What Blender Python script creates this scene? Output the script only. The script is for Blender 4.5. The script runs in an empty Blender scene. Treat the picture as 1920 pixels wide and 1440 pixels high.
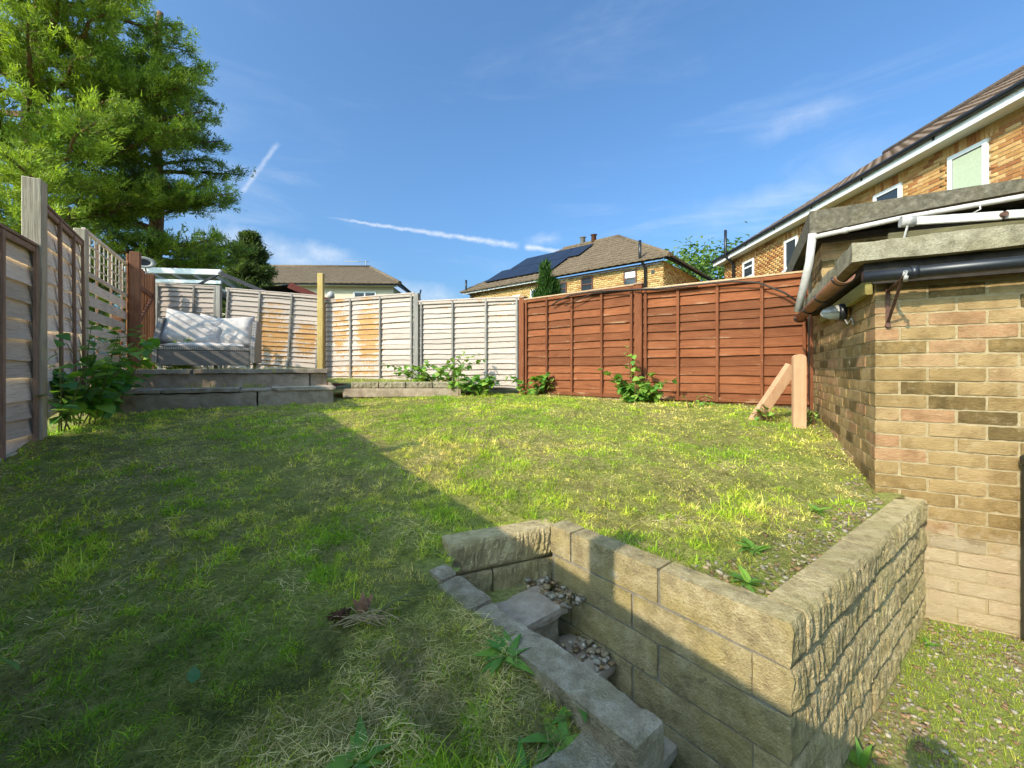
import bpy, bmesh, math, random
import numpy as np
from mathutils import Vector, Matrix
from mathutils import noise as mnoise

random.seed(11)
rng = np.random.default_rng(7)
R = math.radians
scene = bpy.context.scene
col = scene.collection

# ------------------------------------------------------------------ camera
cam_d = bpy.data.cameras.new("camera")
cam_d.sensor_width = 36.0
cam_d.lens = 14.44
cam_d.shift_y = -0.0146
cam_d.clip_start = 0.02
cam_d.clip_end = 2000.0
cam = bpy.data.objects.new("camera", cam_d)
cam.location = (0, 0, 0)
cam.rotation_euler = (R(90), 0, 0)
col.objects.link(cam)
scene.camera = cam

# ------------------------------------------------------------------ sun, sky, exposure
SUN_EL = 34.3
LD = Vector((1.013, 1.0, 0.0)).normalized()          # where the light travels to, on plan
sun_d = bpy.data.lights.new("sun", 'SUN')
sun_d.energy = 2.1
sun_d.angle = R(0.42)
sun_d.color = (1.0, 0.88, 0.70)
sun = bpy.data.objects.new("sun", sun_d)
ldir = Vector((LD.x * math.cos(R(SUN_EL)), LD.y * math.cos(R(SUN_EL)), -math.sin(R(SUN_EL))))
sun.rotation_euler = ldir.to_track_quat('-Z', 'Y').to_euler()
sun.location = (-8, -8, 9)
col.objects.link(sun)
scene.view_settings.view_transform = 'Standard'
scene.view_settings.look = 'None'
scene.view_settings.gamma = 1.0
scene.view_settings.use_curve_mapping = False
scene.view_settings.exposure = 1.3
scene.cycles.max_bounces = 5
scene.cycles.diffuse_bounces = 3
scene.cycles.glossy_bounces = 2
scene.cycles.transmission_bounces = 3
scene.cycles.transparent_max_bounces = 6


class NT:
    """small helper round a node tree"""
    def __init__(self, tree):
        self.t = tree
        self.n = tree.nodes
        self.l = tree.links

    def node(self, typ, **kw):
        nd = self.n.new(typ)
        for k, v in kw.items():
            setattr(nd, k, v)
        return nd

    def put(self, sock, v):
        if isinstance(v, bpy.types.NodeSocket):
            self.l.new(v, sock)
        elif v is not None:
            if sock.type == 'RGBA' and hasattr(v, '__len__') and len(v) == 3:
                v = (*v, 1.0)
            sock.default_value = v

    def math(self, op, a, b=None, c=None, clamp=False):
        nd = self.node('ShaderNodeMath', operation=op)
        nd.use_clamp = clamp
        self.put(nd.inputs[0], a)
        if b is not None:
            self.put(nd.inputs[1], b)
        if c is not None:
            self.put(nd.inputs[2], c)
        return nd.outputs[0]

    def vmath(self, op, a, b=None):
        nd = self.node('ShaderNodeVectorMath', operation=op)
        self.put(nd.inputs[0], a)
        if b is not None:
            self.put(nd.inputs[1], b)
        return nd.outputs[1] if op in ('LENGTH', 'DISTANCE', 'DOT_PRODUCT') else nd.outputs[0]

    def noise(self, vec, scale=5.0, detail=4.0, rough=0.55, dist=0.0):
        nd = self.node('ShaderNodeTexNoise')
        self.put(nd.inputs['Vector'], vec)
        nd.inputs['Scale'].default_value = scale
        nd.inputs['Detail'].default_value = detail
        nd.inputs['Roughness'].default_value = rough
        nd.inputs['Distortion'].default_value = dist
        return nd.outputs[0]

    def mapr(self, v, a, b, c=0.0, d=1.0, smooth=False):
        nd = self.node('ShaderNodeMapRange')
        if smooth:
            nd.interpolation_type = 'SMOOTHSTEP'
        self.put(nd.inputs[0], v)
        for i, x in enumerate((a, b, c, d)):
            nd.inputs[i + 1].default_value = x
        return nd.outputs[0]

    def ramp(self, f, stops, mode='LINEAR'):
        nd = self.node('ShaderNodeValToRGB')
        cr = nd.color_ramp
        cr.interpolation = mode
        while len(cr.elements) < len(stops):
            cr.elements.new(0.5)
        for e, (p, c) in zip(cr.elements, stops):
            e.position = p
            e.color = (*c, 1.0)
        self.put(nd.inputs[0], f)
        return nd.outputs[0]

    def mix(self, f, a, b, mode='MIX'):
        nd = self.node('ShaderNodeMix', data_type='RGBA', blend_type=mode)
        self.put(nd.inputs['Factor'], f)
        self.put(nd.inputs[6], a)
        self.put(nd.inputs[7], b)
        return nd.outputs[2]

    def pos(self):
        return self.node('ShaderNodeNewGeometry').outputs['Position']

    def objc(self):
        return self.node('ShaderNodeTexCoord').outputs['Object']

    def rnd(self):
        return self.node('ShaderNodeObjectInfo').outputs['Random']

    def attr(self, name):
        nd = self.node('ShaderNodeAttribute', attribute_name=name)
        return nd.outputs['Color']

    def scale(self, v, s):
        return self.vmath('MULTIPLY', v, s)

    def bump(self, h, strength=0.5, dist=0.01):
        nd = self.node('ShaderNodeBump')
        nd.inputs['Strength'].default_value = strength
        nd.inputs['Distance'].default_value = dist
        self.put(nd.inputs['Height'], h)
        return nd.outputs[0]


# ------------------------------------------------------------------ world: clear blue sky with thin cirrus and contrails
world = bpy.data.worlds.new("World")
scene.world = world
world.use_nodes = True
wt = NT(world.node_tree)
wt.n.clear()
w_out = wt.node('ShaderNodeOutputWorld')
w_bg = wt.node('ShaderNodeBackground')
w_bg.inputs['Strength'].default_value = 0.125
sky = wt.node('ShaderNodeTexSky', sky_type='NISHITA')
sky.sun_disc = False
sky.sun_elevation = R(SUN_EL)
sky.sun_rotation = math.atan2(-LD.x, -LD.y)
sky.altitude = 60
sky.air_density = 1.0
sky.dust_density = 6.0
sky.ozone_density = 3.2
gen = wt.node('ShaderNodeTexCoord').outputs['Generated']
sep = wt.node('ShaderNodeSeparateXYZ')
wt.l.new(gen, sep.inputs[0])
ysafe = wt.math('MAXIMUM', sep.outputs[1], 0.02)
cu = wt.math('DIVIDE', sep.outputs[0], ysafe)
cv = wt.math('DIVIDE', sep.outputs[2], ysafe)
front = wt.mapr(sep.outputs[1], 0.05, 0.2)
comb = wt.node('ShaderNodeCombineXYZ')
wt.l.new(cu, comb.inputs[0]); wt.l.new(cv, comb.inputs[1])
uv = comb.outputs[0]


def streak(p0, p1, w0, w1, amp, nscale, soft0=0.05, soft1=0.05, wob=0.01):
    """a straight vapour trail between two sky directions (tangent-plane coordinates)"""
    d = Vector((p1[0] - p0[0], p1[1] - p0[1])); L = d.length; d /= L
    du = wt.math('SUBTRACT', cu, p0[0]); dv = wt.math('SUBTRACT', cv, p0[1])
    s = wt.math('DIVIDE', wt.math('ADD', wt.math('MULTIPLY', du, d.x), wt.math('MULTIPLY', dv, d.y)), L)
    t = wt.math('ADD', wt.math('MULTIPLY', du, -d.y), wt.math('MULTIPLY', dv, d.x))
    nz = wt.noise(uv, nscale, 5, 0.65)
    t = wt.math('ADD', t, wt.math('MULTIPLY', wt.math('SUBTRACT', nz, 0.5), wob))
    wdt = wt.mapr(s, 0, 1, w0, w1)
    prof = wt.math('SUBTRACT', 1.0, wt.math('DIVIDE', wt.math('ABSOLUTE', t), wdt), clamp=True)
    prof = wt.math('MULTIPLY', prof, wt.mapr(s, 0, soft0, 0, 1, True))
    prof = wt.math('MULTIPLY', prof, wt.mapr(s, 1 - soft1, 1, 1, 0, True))
    nz2 = wt.mapr(wt.noise(uv, nscale * 1.6, 6, 0.7), 0.25, 0.7, 0.35, 1.15)
    return wt.math('MULTIPLY', wt.math('MULTIPLY', prof, nz2), amp)


trails = [
    streak((-0.468, 0.372), (0.025, 0.298), 0.003, 0.011, 0.7, 34, 0.25, 0.06, 0.016),
    streak((0.026, 0.297), (0.15, 0.283), 0.009, 0.006, 0.8, 26, 0.1, 0.25, 0.012),
    streak((-0.662, 0.425), (-0.565, 0.556), 0.009, 0.009, 0.42, 30, 0.1, 0.15, 0.014),
    streak((0.54, 0.545), (0.88, 0.680), 0.035, 0.04, 0.22, 9, 0.35, 0.4, 0.06),
    streak((0.02, 0.300), (0.13, 0.325), 0.02, 0.02, 0.3, 20, 0.4, 0.4, 0.04),
    streak((-0.86, 0.33), (-0.30, 0.235), 0.07, 0.035, 0.50, 8, 0.3, 0.4, 0.10),
    streak((-0.52, 0.30), (-0.38, 0.27), 0.025, 0.02, 0.35, 14, 0.4, 0.4, 0.05),
    streak((-0.32, 0.20), (-0.10, 0.165), 0.035, 0.03, 0.45, 10, 0.3, 0.4, 0.05),
    streak((0.36, 0.35), (0.82, 0.45), 0.05, 0.04, 0.22, 6, 0.4, 0.4, 0.08),
]
tot = trails[0]
for tr in trails[1:]:
    tot = wt.math('ADD', tot, tr)
# thin cirrus veil, everywhere in the sky, thicker towards the horizon
cirr_v = wt.node('ShaderNodeMapping')
cirr_v.inputs['Scale'].default_value = (1.0, 1.0, 5.0)
cirr_v.inputs['Rotation'].default_value = (0, R(14), R(20))
wt.l.new(gen, cirr_v.inputs['Vector'])
cn = wt.noise(cirr_v.outputs[0], 2.2, 7, 0.62, 0.6)
low = wt.mapr(sep.outputs[2], 0.05, 0.55, 1.0, 0.25)
cir = wt.math('MULTIPLY', wt.mapr(cn, 0.50, 0.82, 0, 0.42, True), low)
tot = wt.math('ADD', wt.math('MULTIPLY', tot, front), cir, clamp=True)
hs = wt.node('ShaderNodeHueSaturation')
hs.inputs['Saturation'].default_value = 1.0
hs.inputs['Value'].default_value = 1.0
wt.l.new(sky.outputs[0], hs.inputs['Color'])
skyc = wt.mix(1.0, hs.outputs[0], (0.55, 0.81, 0.97), 'MULTIPLY')
wcol = wt.mix(tot, skyc, (3.3, 3.5, 3.8))
wt.l.new(wcol, w_bg.inputs['Color'])
wt.l.new(w_bg.outputs[0], w_out.inputs['Surface'])


# ------------------------------------------------------------------ object helpers
def tag(o, label=None, cat=None, group=None, kind=None):
    if label: o['label'] = label
    if cat: o['category'] = cat
    if group: o['group'] = group
    if kind: o['kind'] = kind
    return o


def empty(name, loc, rz=0.0, rx=0.0, ry=0.0):
    o = bpy.data.objects.new(name, None)
    o.empty_display_size = 0.1
    o.location = loc
    o.rotation_euler = (rx, ry, rz)
    col.objects.link(o)
    return o


def thing(name, label, cat, loc=(0, 0, 0), rz=0.0, group=None):
    return tag(empty(name, loc, rz), label, cat, group)


def link(name, mesh, mat=None, parent=None, loc=None, rot=None, scale=None, smooth=False):
    o = bpy.data.objects.new(name, mesh)
    if mat is not None and not mesh.materials:
        mesh.materials.append(mat)
    if parent is not None:
        o.parent = parent
    if loc is not None: o.location = loc
    if rot is not None: o.rotation_euler = rot
    if scale is not None: o.scale = scale
    if smooth and mesh.polygons and not mesh.polygons[0].use_smooth:
        mesh.polygons.foreach_set('use_smooth', [True] * len(mesh.polygons))
    col.objects.link(o)
    return o


def mesh_of(name, V, F):
    m = bpy.data.meshes.new(name)
    m.from_pydata([tuple(v) for v in V], [], [tuple(f) for f in F])
    m.update()
    return m


def poly(name, V, F, mat, parent=None, smooth=False, **kw):
    return link(name, mesh_of(name, V, F), mat, parent, smooth=smooth, **kw)


def np_mesh(name, V, F, colors=None):
    """fast mesh from arrays; colors: per-vertex rgb -> attribute Col"""
    V = np.asarray(V, dtype=np.float32); F = np.asarray(F, dtype=np.int32)
    m = bpy.data.meshes.new(name)
    m.vertices.add(len(V)); m.vertices.foreach_set('co', V.ravel())
    k = F.shape[1]
    m.loops.add(F.size); m.loops.foreach_set('vertex_index', F.ravel())
    m.polygons.add(len(F))
    m.polygons.foreach_set('loop_start', np.arange(0, F.size, k, dtype=np.int32))
    m.polygons.foreach_set('loop_total', np.full(len(F), k, dtype=np.int32))
    m.update(calc_edges=True)
    if colors is not None:
        a = m.color_attributes.new('Col', 'FLOAT_COLOR', 'POINT')
        c4 = np.ones((len(V), 4), dtype=np.float32); c4[:, :3] = colors
        a.data.foreach_set('color', c4.ravel())
    return m


def box_mesh(sx, sy, sz, bev=0.0, org=(0, 0, 0), jitter=0.0, seed=0):
    """box from org to org+size, bevelled"""
    bm = bmesh.new()
    bmesh.ops.create_cube(bm, size=1.0)
    for v in bm.verts:
        v.co = Vector(((v.co.x + .5) * sx + org[0], (v.co.y + .5) * sy + org[1], (v.co.z + .5) * sz + org[2]))
    if bev > 0:
        bmesh.ops.bevel(bm, geom=list(bm.edges), offset=bev, segments=1, affect='EDGES', profile=0.5)
    if jitter:
        rr = random.Random(seed)
        for v in bm.verts:
            v.co += Vector((rr.uniform(-1, 1), rr.uniform(-1, 1), rr.uniform(-1, 1))) * jitter
    m = bpy.data.meshes.new('box')
    bm.to_mesh(m); bm.free()
    return m


def rough_mesh(sx, sy, sz, r=0.008, amp=0.004, cell=0.035, seed=0, freq=14.0, smooth=False):
    """worn block: rounded box, surface and edges chipped by noise"""
    S = np.array((sx, sy, sz), float)
    N = np.maximum(1, np.round(S / cell).astype(int)); N = np.minimum(N, 40)
    V = []; F = []
    for ax in range(3):
        u, v = (ax + 1) % 3, (ax + 2) % 3
        for side in (0, 1):
            b0 = len(V)
            for j in range(N[v] + 1):
                for i_ in range(N[u] + 1):
                    p_ = [0, 0, 0]; p_[ax] = S[ax] * side; p_[u] = S[u] * i_ / N[u]; p_[v] = S[v] * j / N[v]
                    V.append(p_)
            w = N[u] + 1
            for j in range(N[v]):
                for i_ in range(N[u]):
                    k = b0 + j * w + i_
                    f = (k, k + 1, k + w + 1, k + w)
                    F.append(f if side else tuple(reversed(f)))
    bm = bmesh.new()
    vs = [bm.verts.new(p_) for p_ in V]
    for f in F: bm.faces.new([vs[k] for k in f])
    bmesh.ops.remove_doubles(bm, verts=bm.verts, dist=1e-5)
    for vv in bm.verts:
        p_ = vv.co
        q_ = Vector([min(max(p_[k], r), S[k] - r) for k in range(3)])
        d_ = p_ - q_
        if d_.length > 1e-9: d_.normalize(); p_ = q_ + d_ * r
        nz = mnoise.noise(p_ * freq + Vector((seed * 3.7, seed * 1.3, 0))) + 0.5 * mnoise.noise(p_ * freq * 2.7 + Vector((seed, 0, seed * 2.1)))
        ex = sum(1 for k in range(3) if vv.co[k] < 1e-4 or vv.co[k] > S[k] - 1e-4)
        vv.co = p_ - d_ * max(-0.3, nz) * amp * (1.0 if ex < 2 else 1.9)
    m = bpy.data.meshes.new('rough'); bm.to_mesh(m); bm.free()
    if smooth: m.polygons.foreach_set('use_smooth', [True] * len(m.polygons))
    return m


def rbox(name, size, org, mat, parent=None, r=0.01, amp=0.006, cell=0.045, loc=(0, 0, 0), rot=None):
    m = rough_mesh(size[0], size[1], size[2], r, amp, cell, random.uniform(0, 90))
    m.transform(Matrix.Translation(Vector(org))); m.name = name
    return link(name, m, mat, parent, loc, rot)


def box(name, size, org, mat, parent=None, bev=0.004, loc=None, rot=None, jitter=0.0):
    m = box_mesh(size[0], size[1], size[2], bev, org, jitter, random.randrange(9999))
    m.name = name
    return link(name, m, mat, parent, loc, rot)


def beam(name, p0, p1, w, d, mat, parent=None, bev=0.003, up=Vector((0, 0, 1))):
    """rectangular bar from p0 to p1 (w across, d deep)"""
    p0 = Vector(p0); p1 = Vector(p1)
    ax = (p1 - p0); L = ax.length; ax /= L
    if abs(ax.dot(up)) > 0.95: up = Vector((0, 1, 0))
    sx = ax.cross(up).normalized(); sy = sx.cross(ax)
    m = box_mesh(w, d, L, bev, (-w / 2, -d / 2, 0)); m.name = name
    M = Matrix((sx, sy, ax)).transposed().to_4x4()
    M.translation = p0
    m.transform(M)
    if M.determinant() < 0: m.flip_normals()
    return link(name, m, mat, parent)


def tube_mesh(pts, rad, seg=10, cap=True):
    """tube along points; rad a number or list"""
    pts = [Vector(p) for p in pts]
    n = len(pts)
    if not hasattr(rad, '__len__'): rad = [rad] * n
    V = []; F = []
    prev = None
    for i, p in enumerate(pts):
        t = (pts[min(i + 1, n - 1)] - pts[max(i - 1, 0)])
        t = t.normalized() if t.length > 1e-9 else Vector((0, 0, 1))
        a = prev if prev is not None else (Vector((0, 0, 1)) if abs(t.z) < 0.9 else Vector((1, 0, 0)))
        x = (a - t * a.dot(t)).normalized(); y = t.cross(x); prev = x
        for k in range(seg):
            an = 2 * math.pi * k / seg
            V.append(p + (x * math.cos(an) + y * math.sin(an)) * rad[i])
    for i in range(n - 1):
        for k in range(seg):
            F.append((i * seg + k, i * seg + (k + 1) % seg, (i + 1) * seg + (k + 1) % seg, (i + 1) * seg + k))
    if cap:
        F.append(tuple(reversed(range(seg)))); F.append(tuple((n - 1) * seg + k for k in range(seg)))
    return mesh_of('tube', V, F)


def tube(name, pts, rad, mat, parent=None, seg=10):
    m = tube_mesh(pts, rad, seg); m.name = name
    o = link(name, m, mat, parent)
    m.polygons.foreach_set('use_smooth', [len(p.vertices) == 4 for p in m.polygons])
    return o


def vnoise(x, y, seed=0, scale=1.0):
    """vectorised smooth value noise 0..1"""
    x = np.asarray(x, float) * scale + seed * 17.31; y = np.asarray(y, float) * scale + seed * 5.77
    xi = np.floor(x).astype(np.int64); yi = np.floor(y).astype(np.int64)
    xf = x - xi; yf = y - yi
    xf = xf * xf * (3 - 2 * xf); yf = yf * yf * (3 - 2 * yf)

    def h(a, b):
        n = (a * 374761393 + b * 668265263 + seed * 974711) & 0x7fffffff
        n = ((n ^ (n >> 13)) * 1274126177) & 0x7fffffff
        return ((n ^ (n >> 16)) & 0xffff) / 65535.0
    a = h(xi, yi); b = h(xi + 1, yi); c = h(xi, yi + 1); d = h(xi + 1, yi + 1)
    return (a * (1 - xf) + b * xf) * (1 - yf) + (c * (1 - xf) + d * xf) * yf


def fbm(x, y, seed=0, scale=1.0, octv=4, gain=0.5):
    s = 0; a = 1; t = 0
    for o in range(octv):
        s = s + a * vnoise(x, y, seed + o * 3, scale * 2 ** o); t += a; a *= gain
    return s / t


# ------------------------------------------------------------------ materials
def new_mat(name):
    m = bpy.data.materials.new(name)
    m.use_nodes = True
    t = NT(m.node_tree)
    t.n.clear()
    out = t.node('ShaderNodeOutputMaterial')
    b = t.node('ShaderNodeBsdfPrincipled')
    t.l.new(b.outputs[0], out.inputs[0])
    b.inputs['Roughness'].default_value = 0.85
    b.inputs['Specular IOR Level'].default_value = 0.25
    return m, t, b


def wood_mat(name, base, dark, light, horiz=True, rough=0.85, wear=None, wear_amt=0.5, seed=0.0, edge_wear=None):
    m, t, b = new_mat(name)
    p = t.pos()
    rn = t.rnd()
    c = t.node('ShaderNodeCombineXYZ'); t.put(c.inputs[0], t.math('MULTIPLY', rn, 37.0)); t.put(c.inputs[2], t.math('MULTIPLY', rn, 11.0))
    pv = t.vmath('ADD', p, c.outputs[0])
    g = t.scale(pv, (4, 4, 75)) if horiz else t.scale(pv, (70, 70, 3.5))
    grain = t.noise(g, 1.0, 5, 0.6, 0.6)
    blot = t.noise(pv, 5.0, 4, 0.6)
    fine = t.noise(t.scale(pv, (9, 9, 190) if horiz else (170, 170, 8)), 1.0, 3, 0.6)
    cc = t.ramp(grain, [(0.25, dark), (0.5, base), (0.78, light)])
    cc = t.mix(t.mapr(blot, 0.35, 0.75, 0, 0.55), cc, light)
    big = t.noise(p, 1.6, 5, 0.65)
    cc = t.mix(t.mapr(big, 0.40, 0.65, 0.0, 0.45), cc, t.mix(1.0, cc, (0.62, 0.60, 0.58), 'MULTIPLY'))
    cc = t.mix(t.mapr(fine, 0.55, 0.8, 0, 0.5), cc, dark)
    tone = t.mapr(rn, 0, 1, 0.74, 1.18)
    mul = t.node('ShaderNodeCombineXYZ')
    for i in range(3): t.put(mul.inputs[i], tone)
    cc = t.mix(1.0, cc, mul.outputs[0], 'MULTIPLY')
    if wear is not None:
        wn = t.noise(t.scale(pv, (7, 7, 30) if horiz else (30, 30, 7)), 1.0, 6, 0.7, 0.4)
        cc = t.mix(t.mapr(wn, 0.62, 0.72, 0, wear_amt), cc, wear)
    kn = t.node('ShaderNodeTexVoronoi')
    t.put(kn.inputs['Vector'], t.scale(pv, (3.2, 3.2, 9) if horiz else (9, 9, 2.6)))
    kn.inputs['Scale'].default_value = 1.0
    cc = t.mix(t.mapr(kn.outputs['Distance'], 0.02, 0.09, 0.75, 0), cc, dark)
    if edge_wear is not None:
        oz = t.node('ShaderNodeSeparateXYZ'); t.put(oz.inputs[0], t.objc())
        ew = t.math('MULTIPLY', t.mapr(oz.outputs[2], 0.02, 0.20, 1, 0), t.mapr(t.noise(t.scale(pv, (3, 3, 8)), 1.0, 4, 0.6), 0.56, 0.68, 0, 0.7))
        cc = t.mix(ew, cc, edge_wear)
    t.put(b.inputs['Base Color'], cc)
    b.inputs['Roughness'].default_value = rough
    h = t.math('ADD', grain, t.math('MULTIPLY', fine, 0.5))
    t.put(b.inputs['Normal'], t.bump(h, 0.55, 0.006))
    return m


M = {}
M['grey_board'] = wood_mat('grey_board', (0.74, 0.605, 0.475), (0.42, 0.33, 0.25), (0.82, 0.71, 0.59), True)
M['grey_batten'] = wood_mat('grey_batten', (0.30, 0.18, 0.12), (0.17, 0.10, 0.07), (0.42, 0.28, 0.20), False)
M['grey_post'] = wood_mat('grey_post', (0.46, 0.38, 0.27), (0.26, 0.20, 0.13), (0.60, 0.51, 0.38), False)
M['red_board'] = wood_mat('red_board', (0.205, 0.063, 0.022), (0.12, 0.034, 0.012), (0.275, 0.10, 0.04), True, wear=(0.36, 0.175, 0.085), wear_amt=0.5, edge_wear=(0.42, 0.25, 0.14))
M['red_trim'] = wood_mat('red_trim', (0.175, 0.055, 0.020), (0.105, 0.03, 0.011), (0.235, 0.085, 0.038), False, wear=(0.55, 0.33, 0.2), wear_amt=0.4)
M['cap_wood'] = wood_mat('cap_wood', (0.46, 0.30, 0.17), (0.28, 0.16, 0.09), (0.56, 0.40, 0.26), True)
M['gate_wood'] = wood_mat('gate_wood', (0.30, 0.12, 0.05), (0.17, 0.065, 0.03), (0.42, 0.20, 0.09), False)
M['gate_post'] = wood_mat('gate_post', (0.20, 0.085, 0.045), (0.12, 0.05, 0.03), (0.28, 0.13, 0.07), False)
M['fresh_post'] = wood_mat('fresh_post', (0.50, 0.36, 0.12), (0.38, 0.25, 0.07), (0.60, 0.45, 0.2), False)
M['stake'] = wood_mat('stake', (0.60, 0.34, 0.19), (0.52, 0.27, 0.14), (0.68, 0.42, 0.25), False, rough=0.8)
M['white_batten'] = wood_mat('white_batten', (0.27, 0.25, 0.22), (0.17, 0.16, 0.14), (0.38, 0.35, 0.31), False)
M['plate_wood'] = wood_mat('plate_wood', (0.33, 0.27, 0.08), (0.20, 0.14, 0.05), (0.44, 0.38, 0.13), True)
M['dark_board'] = wood_mat('dark_board', (0.10, 0.085, 0.045), (0.05, 0.04, 0.02), (0.16, 0.14, 0.06), True)

# whitewashed fence boards with bare orange patches and run marks
m, t, b = new_mat('white_board'); M['white_board'] = m
p = t.pos(); rn = t.rnd()
c = t.node('ShaderNodeCombineXYZ'); t.put(c.inputs[0], t.math('MULTIPLY', rn, 37.0))
pv = t.vmath('ADD', p, c.outputs[0])
grain = t.noise(t.scale(pv, (5, 5, 80)), 1.0, 5, 0.6, 0.5)
cc = t.ramp(grain, [(0.2, (0.31, 0.24, 0.185)), (0.45, (0.49, 0.40, 0.335)), (0.8, (0.58, 0.485, 0.415))])
tone = t.node('ShaderNodeCombineXYZ')
for i in range(3): t.put(tone.inputs[i], t.mapr(rn, 0, 1, 0.84, 1.08))
cc = t.mix(1.0, cc, tone.outputs[0], 'MULTIPLY')
blob = None
for (bx, by, bz, rx, rz, am) in [(-4.70, 8.05, 0.66, 0.50, 0.80, 1.0), (-4.08, 8.16, 0.60, 0.36, 0.55, 0.95),
                                 (-3.35, 8.02, 0.75, 0.32, 0.85, 0.85), (-2.72, 7.8, 0.65, 0.42, 0.85, 1.0),
                                 (-2.15, 7.6, 0.8, 0.25, 0.6, 0.42), (-1.1, 7.25, 0.95, 0.5, 0.42, 0.36), (-0.35, 7.05, 0.75, 0.7, 0.75, 0.36),
                                 (-6.1, 7.8, 0.9, 0.6, 0.7, 0.42), (-3.0, 7.9, -0.05, 1.1, 0.16, 0.8)]:
    q = t.vmath('SUBTRACT', p, (bx, by, bz))
    q = t.vmath('MULTIPLY', q, (1 / rx, 1 / rx * 0.6, 1 / rz))
    v = t.math('MULTIPLY', t.mapr(t.vmath('LENGTH', q), 0.35, 1.25, 1, 0), am)
    blob = v if blob is None else t.math('MAXIMUM', blob, v)
drip = t.noise(t.scale(pv, (55, 55, 5)), 1.0, 3, 0.55)
coarse = t.noise(t.scale(p, (6, 6, 14)), 1.0, 4, 0.6)
sel = t.math('ADD', t.math('MULTIPLY', drip, 0.55), t.math('MULTIPLY', coarse, 0.45))
ozs = t.node('ShaderNodeSeparateXYZ'); t.put(ozs.inputs[0], t.objc())
fall = t.mapr(ozs.outputs[2], 0.05, 0.8, 0.13, -0.07)
thr = t.math('ADD', t.math('SUBTRACT', 0.76, t.math('MULTIPLY', blob, 0.46)), fall)
stain = t.math('MULTIPLY', t.math('SUBTRACT', sel, thr), 14.0, clamp=True)
stain = t.math('MULTIPLY', stain, t.mapr(blob, 0.02, 0.25, 0.0, 1.0))
org = t.ramp(t.noise(t.scale(pv, (4, 4, 60)), 1.0, 4), [(0.3, (0.33, 0.15, 0.035)), (0.7, (0.56, 0.30, 0.09))])
cc = t.mix(t.math('MULTIPLY', stain, 0.9), cc, org)
dirt = t.math('MULTIPLY', t.mapr(t.noise(pv, 9, 5, 0.7), 0.6, 0.72, 0, 1), 0.35)
cc = t.mix(dirt, cc, (0.30, 0.24, 0.18))
t.put(b.inputs['Base Color'], cc)
t.put(b.inputs['Normal'], t.bump(grain, 0.5, 0.006))


def stone_mat(name, cols, scale=14.0, speck=0.5, bump=0.6, moss=None, moss_amt=0.5, rough=0.9, bd=0.012, white=None):
    m, t, b = new_mat(name)
    p = t.pos()
    n1 = t.noise(p, scale, 6, 0.65)
    n2 = t.noise(p, scale * 9, 3, 0.6)
    n3 = t.noise(p, scale * 0.28, 4, 0.6)
    cc = t.ramp(n1, [(0.28, cols[0]), (0.5, cols[1]), (0.74, cols[2])])
    rn = t.rnd()
    tone = t.node('ShaderNodeCombineXYZ')
    for i in range(3): t.put(tone.inputs[i], t.mapr(rn, 0, 1, 0.85, 1.12))
    cc = t.mix(1.0, cc, tone.outputs[0], 'MULTIPLY')
    cc = t.mix(t.mapr(n2, 0.52, 0.75, 0, speck), cc, cols[0])
    cc = t.mix(t.mapr(n2, 0.42, 0.25, 0, speck * 0.7), cc, cols[2])
    if moss is not None:
        cc = t.mix(t.mapr(n3, 0.45, 0.68, 0, moss_amt), cc, moss)
    if white is not None:
        w = t.noise(p, 7.0, 5, 0.7)
        cc = t.mix(t.mapr(w, 0.62, 0.75, 0, 0.55), cc, white)
    t.put(b.inputs['Base Color'], cc)
    b.inputs['Roughness'].default_value = rough
    h = t.math('ADD', t.math('MULTIPLY', n1, 1.0), t.math('MULTIPLY', n2, 0.5))
    t.put(b.inputs['Normal'], t.bump(h, bump, bd))
    return m


M['block'] = stone_mat('block', [(0.20, 0.16, 0.085), (0.40, 0.32, 0.165), (0.55, 0.46, 0.27)], 17, 0.75, 0.8, (0.40, 0.31, 0.09), 0.5, white=(0.52, 0.49, 0.43), bd=0.02)
M['split_block'] = stone_mat('split_block', [(0.30, 0.23, 0.115), (0.56, 0.44, 0.225), (0.70, 0.58, 0.34)], 22, 0.6, 1.0, (0.30, 0.26, 0.08), 0.4, bd=0.02)
M['grey_block'] = stone_mat('grey_block', [(0.20, 0.155, 0.10), (0.43, 0.35, 0.235), (0.64, 0.55, 0.41)], 20, 0.85, 0.9, (0.20, 0.18, 0.07), 0.5, bd=0.02)
M['block_joint'] = stone_mat('block_joint', [(0.14, 0.13, 0.10), (0.22, 0.20, 0.16), (0.32, 0.30, 0.25)], 20, 0.4, 0.6)
M['concrete'] = stone_mat('concrete', [(0.13, 0.11, 0.07), (0.31, 0.27, 0.18), (0.46, 0.41, 0.29)], 12, 0.75, 0.9, (0.20, 0.17, 0.08), 0.5)
M['concrete_dark'] = stone_mat('concrete_dark', [(0.055, 0.048, 0.033), (0.12, 0.103, 0.073), (0.24, 0.21, 0.155)], 22, 0.85, 0.9, (0.12, 0.10, 0.05), 0.4)
M['slab'] = stone_mat('slab', [(0.24, 0.18, 0.13), (0.42, 0.335, 0.25), (0.56, 0.47, 0.37)], 11, 0.35, 0.5, (0.20, 0.17, 0.10), 0.4)
M['terrace_stone'] = stone_mat('terrace_stone', [(0.25, 0.185, 0.12), (0.45, 0.345, 0.24), (0.58, 0.46, 0.34)], 7, 0.4, 0.6, (0.15, 0.13, 0.07), 0.4)
M['mortar'] = stone_mat('mortar', [(0.29, 0.215, 0.115), (0.39, 0.30, 0.165), (0.47, 0.38, 0.225)], 25, 0.4, 0.6)
M['house_mortar'] = stone_mat('house_mortar', [(0.40, 0.31, 0.20), (0.50, 0.40, 0.26), (0.58, 0.48, 0.33)], 25, 0.2, 0.3)


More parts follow.
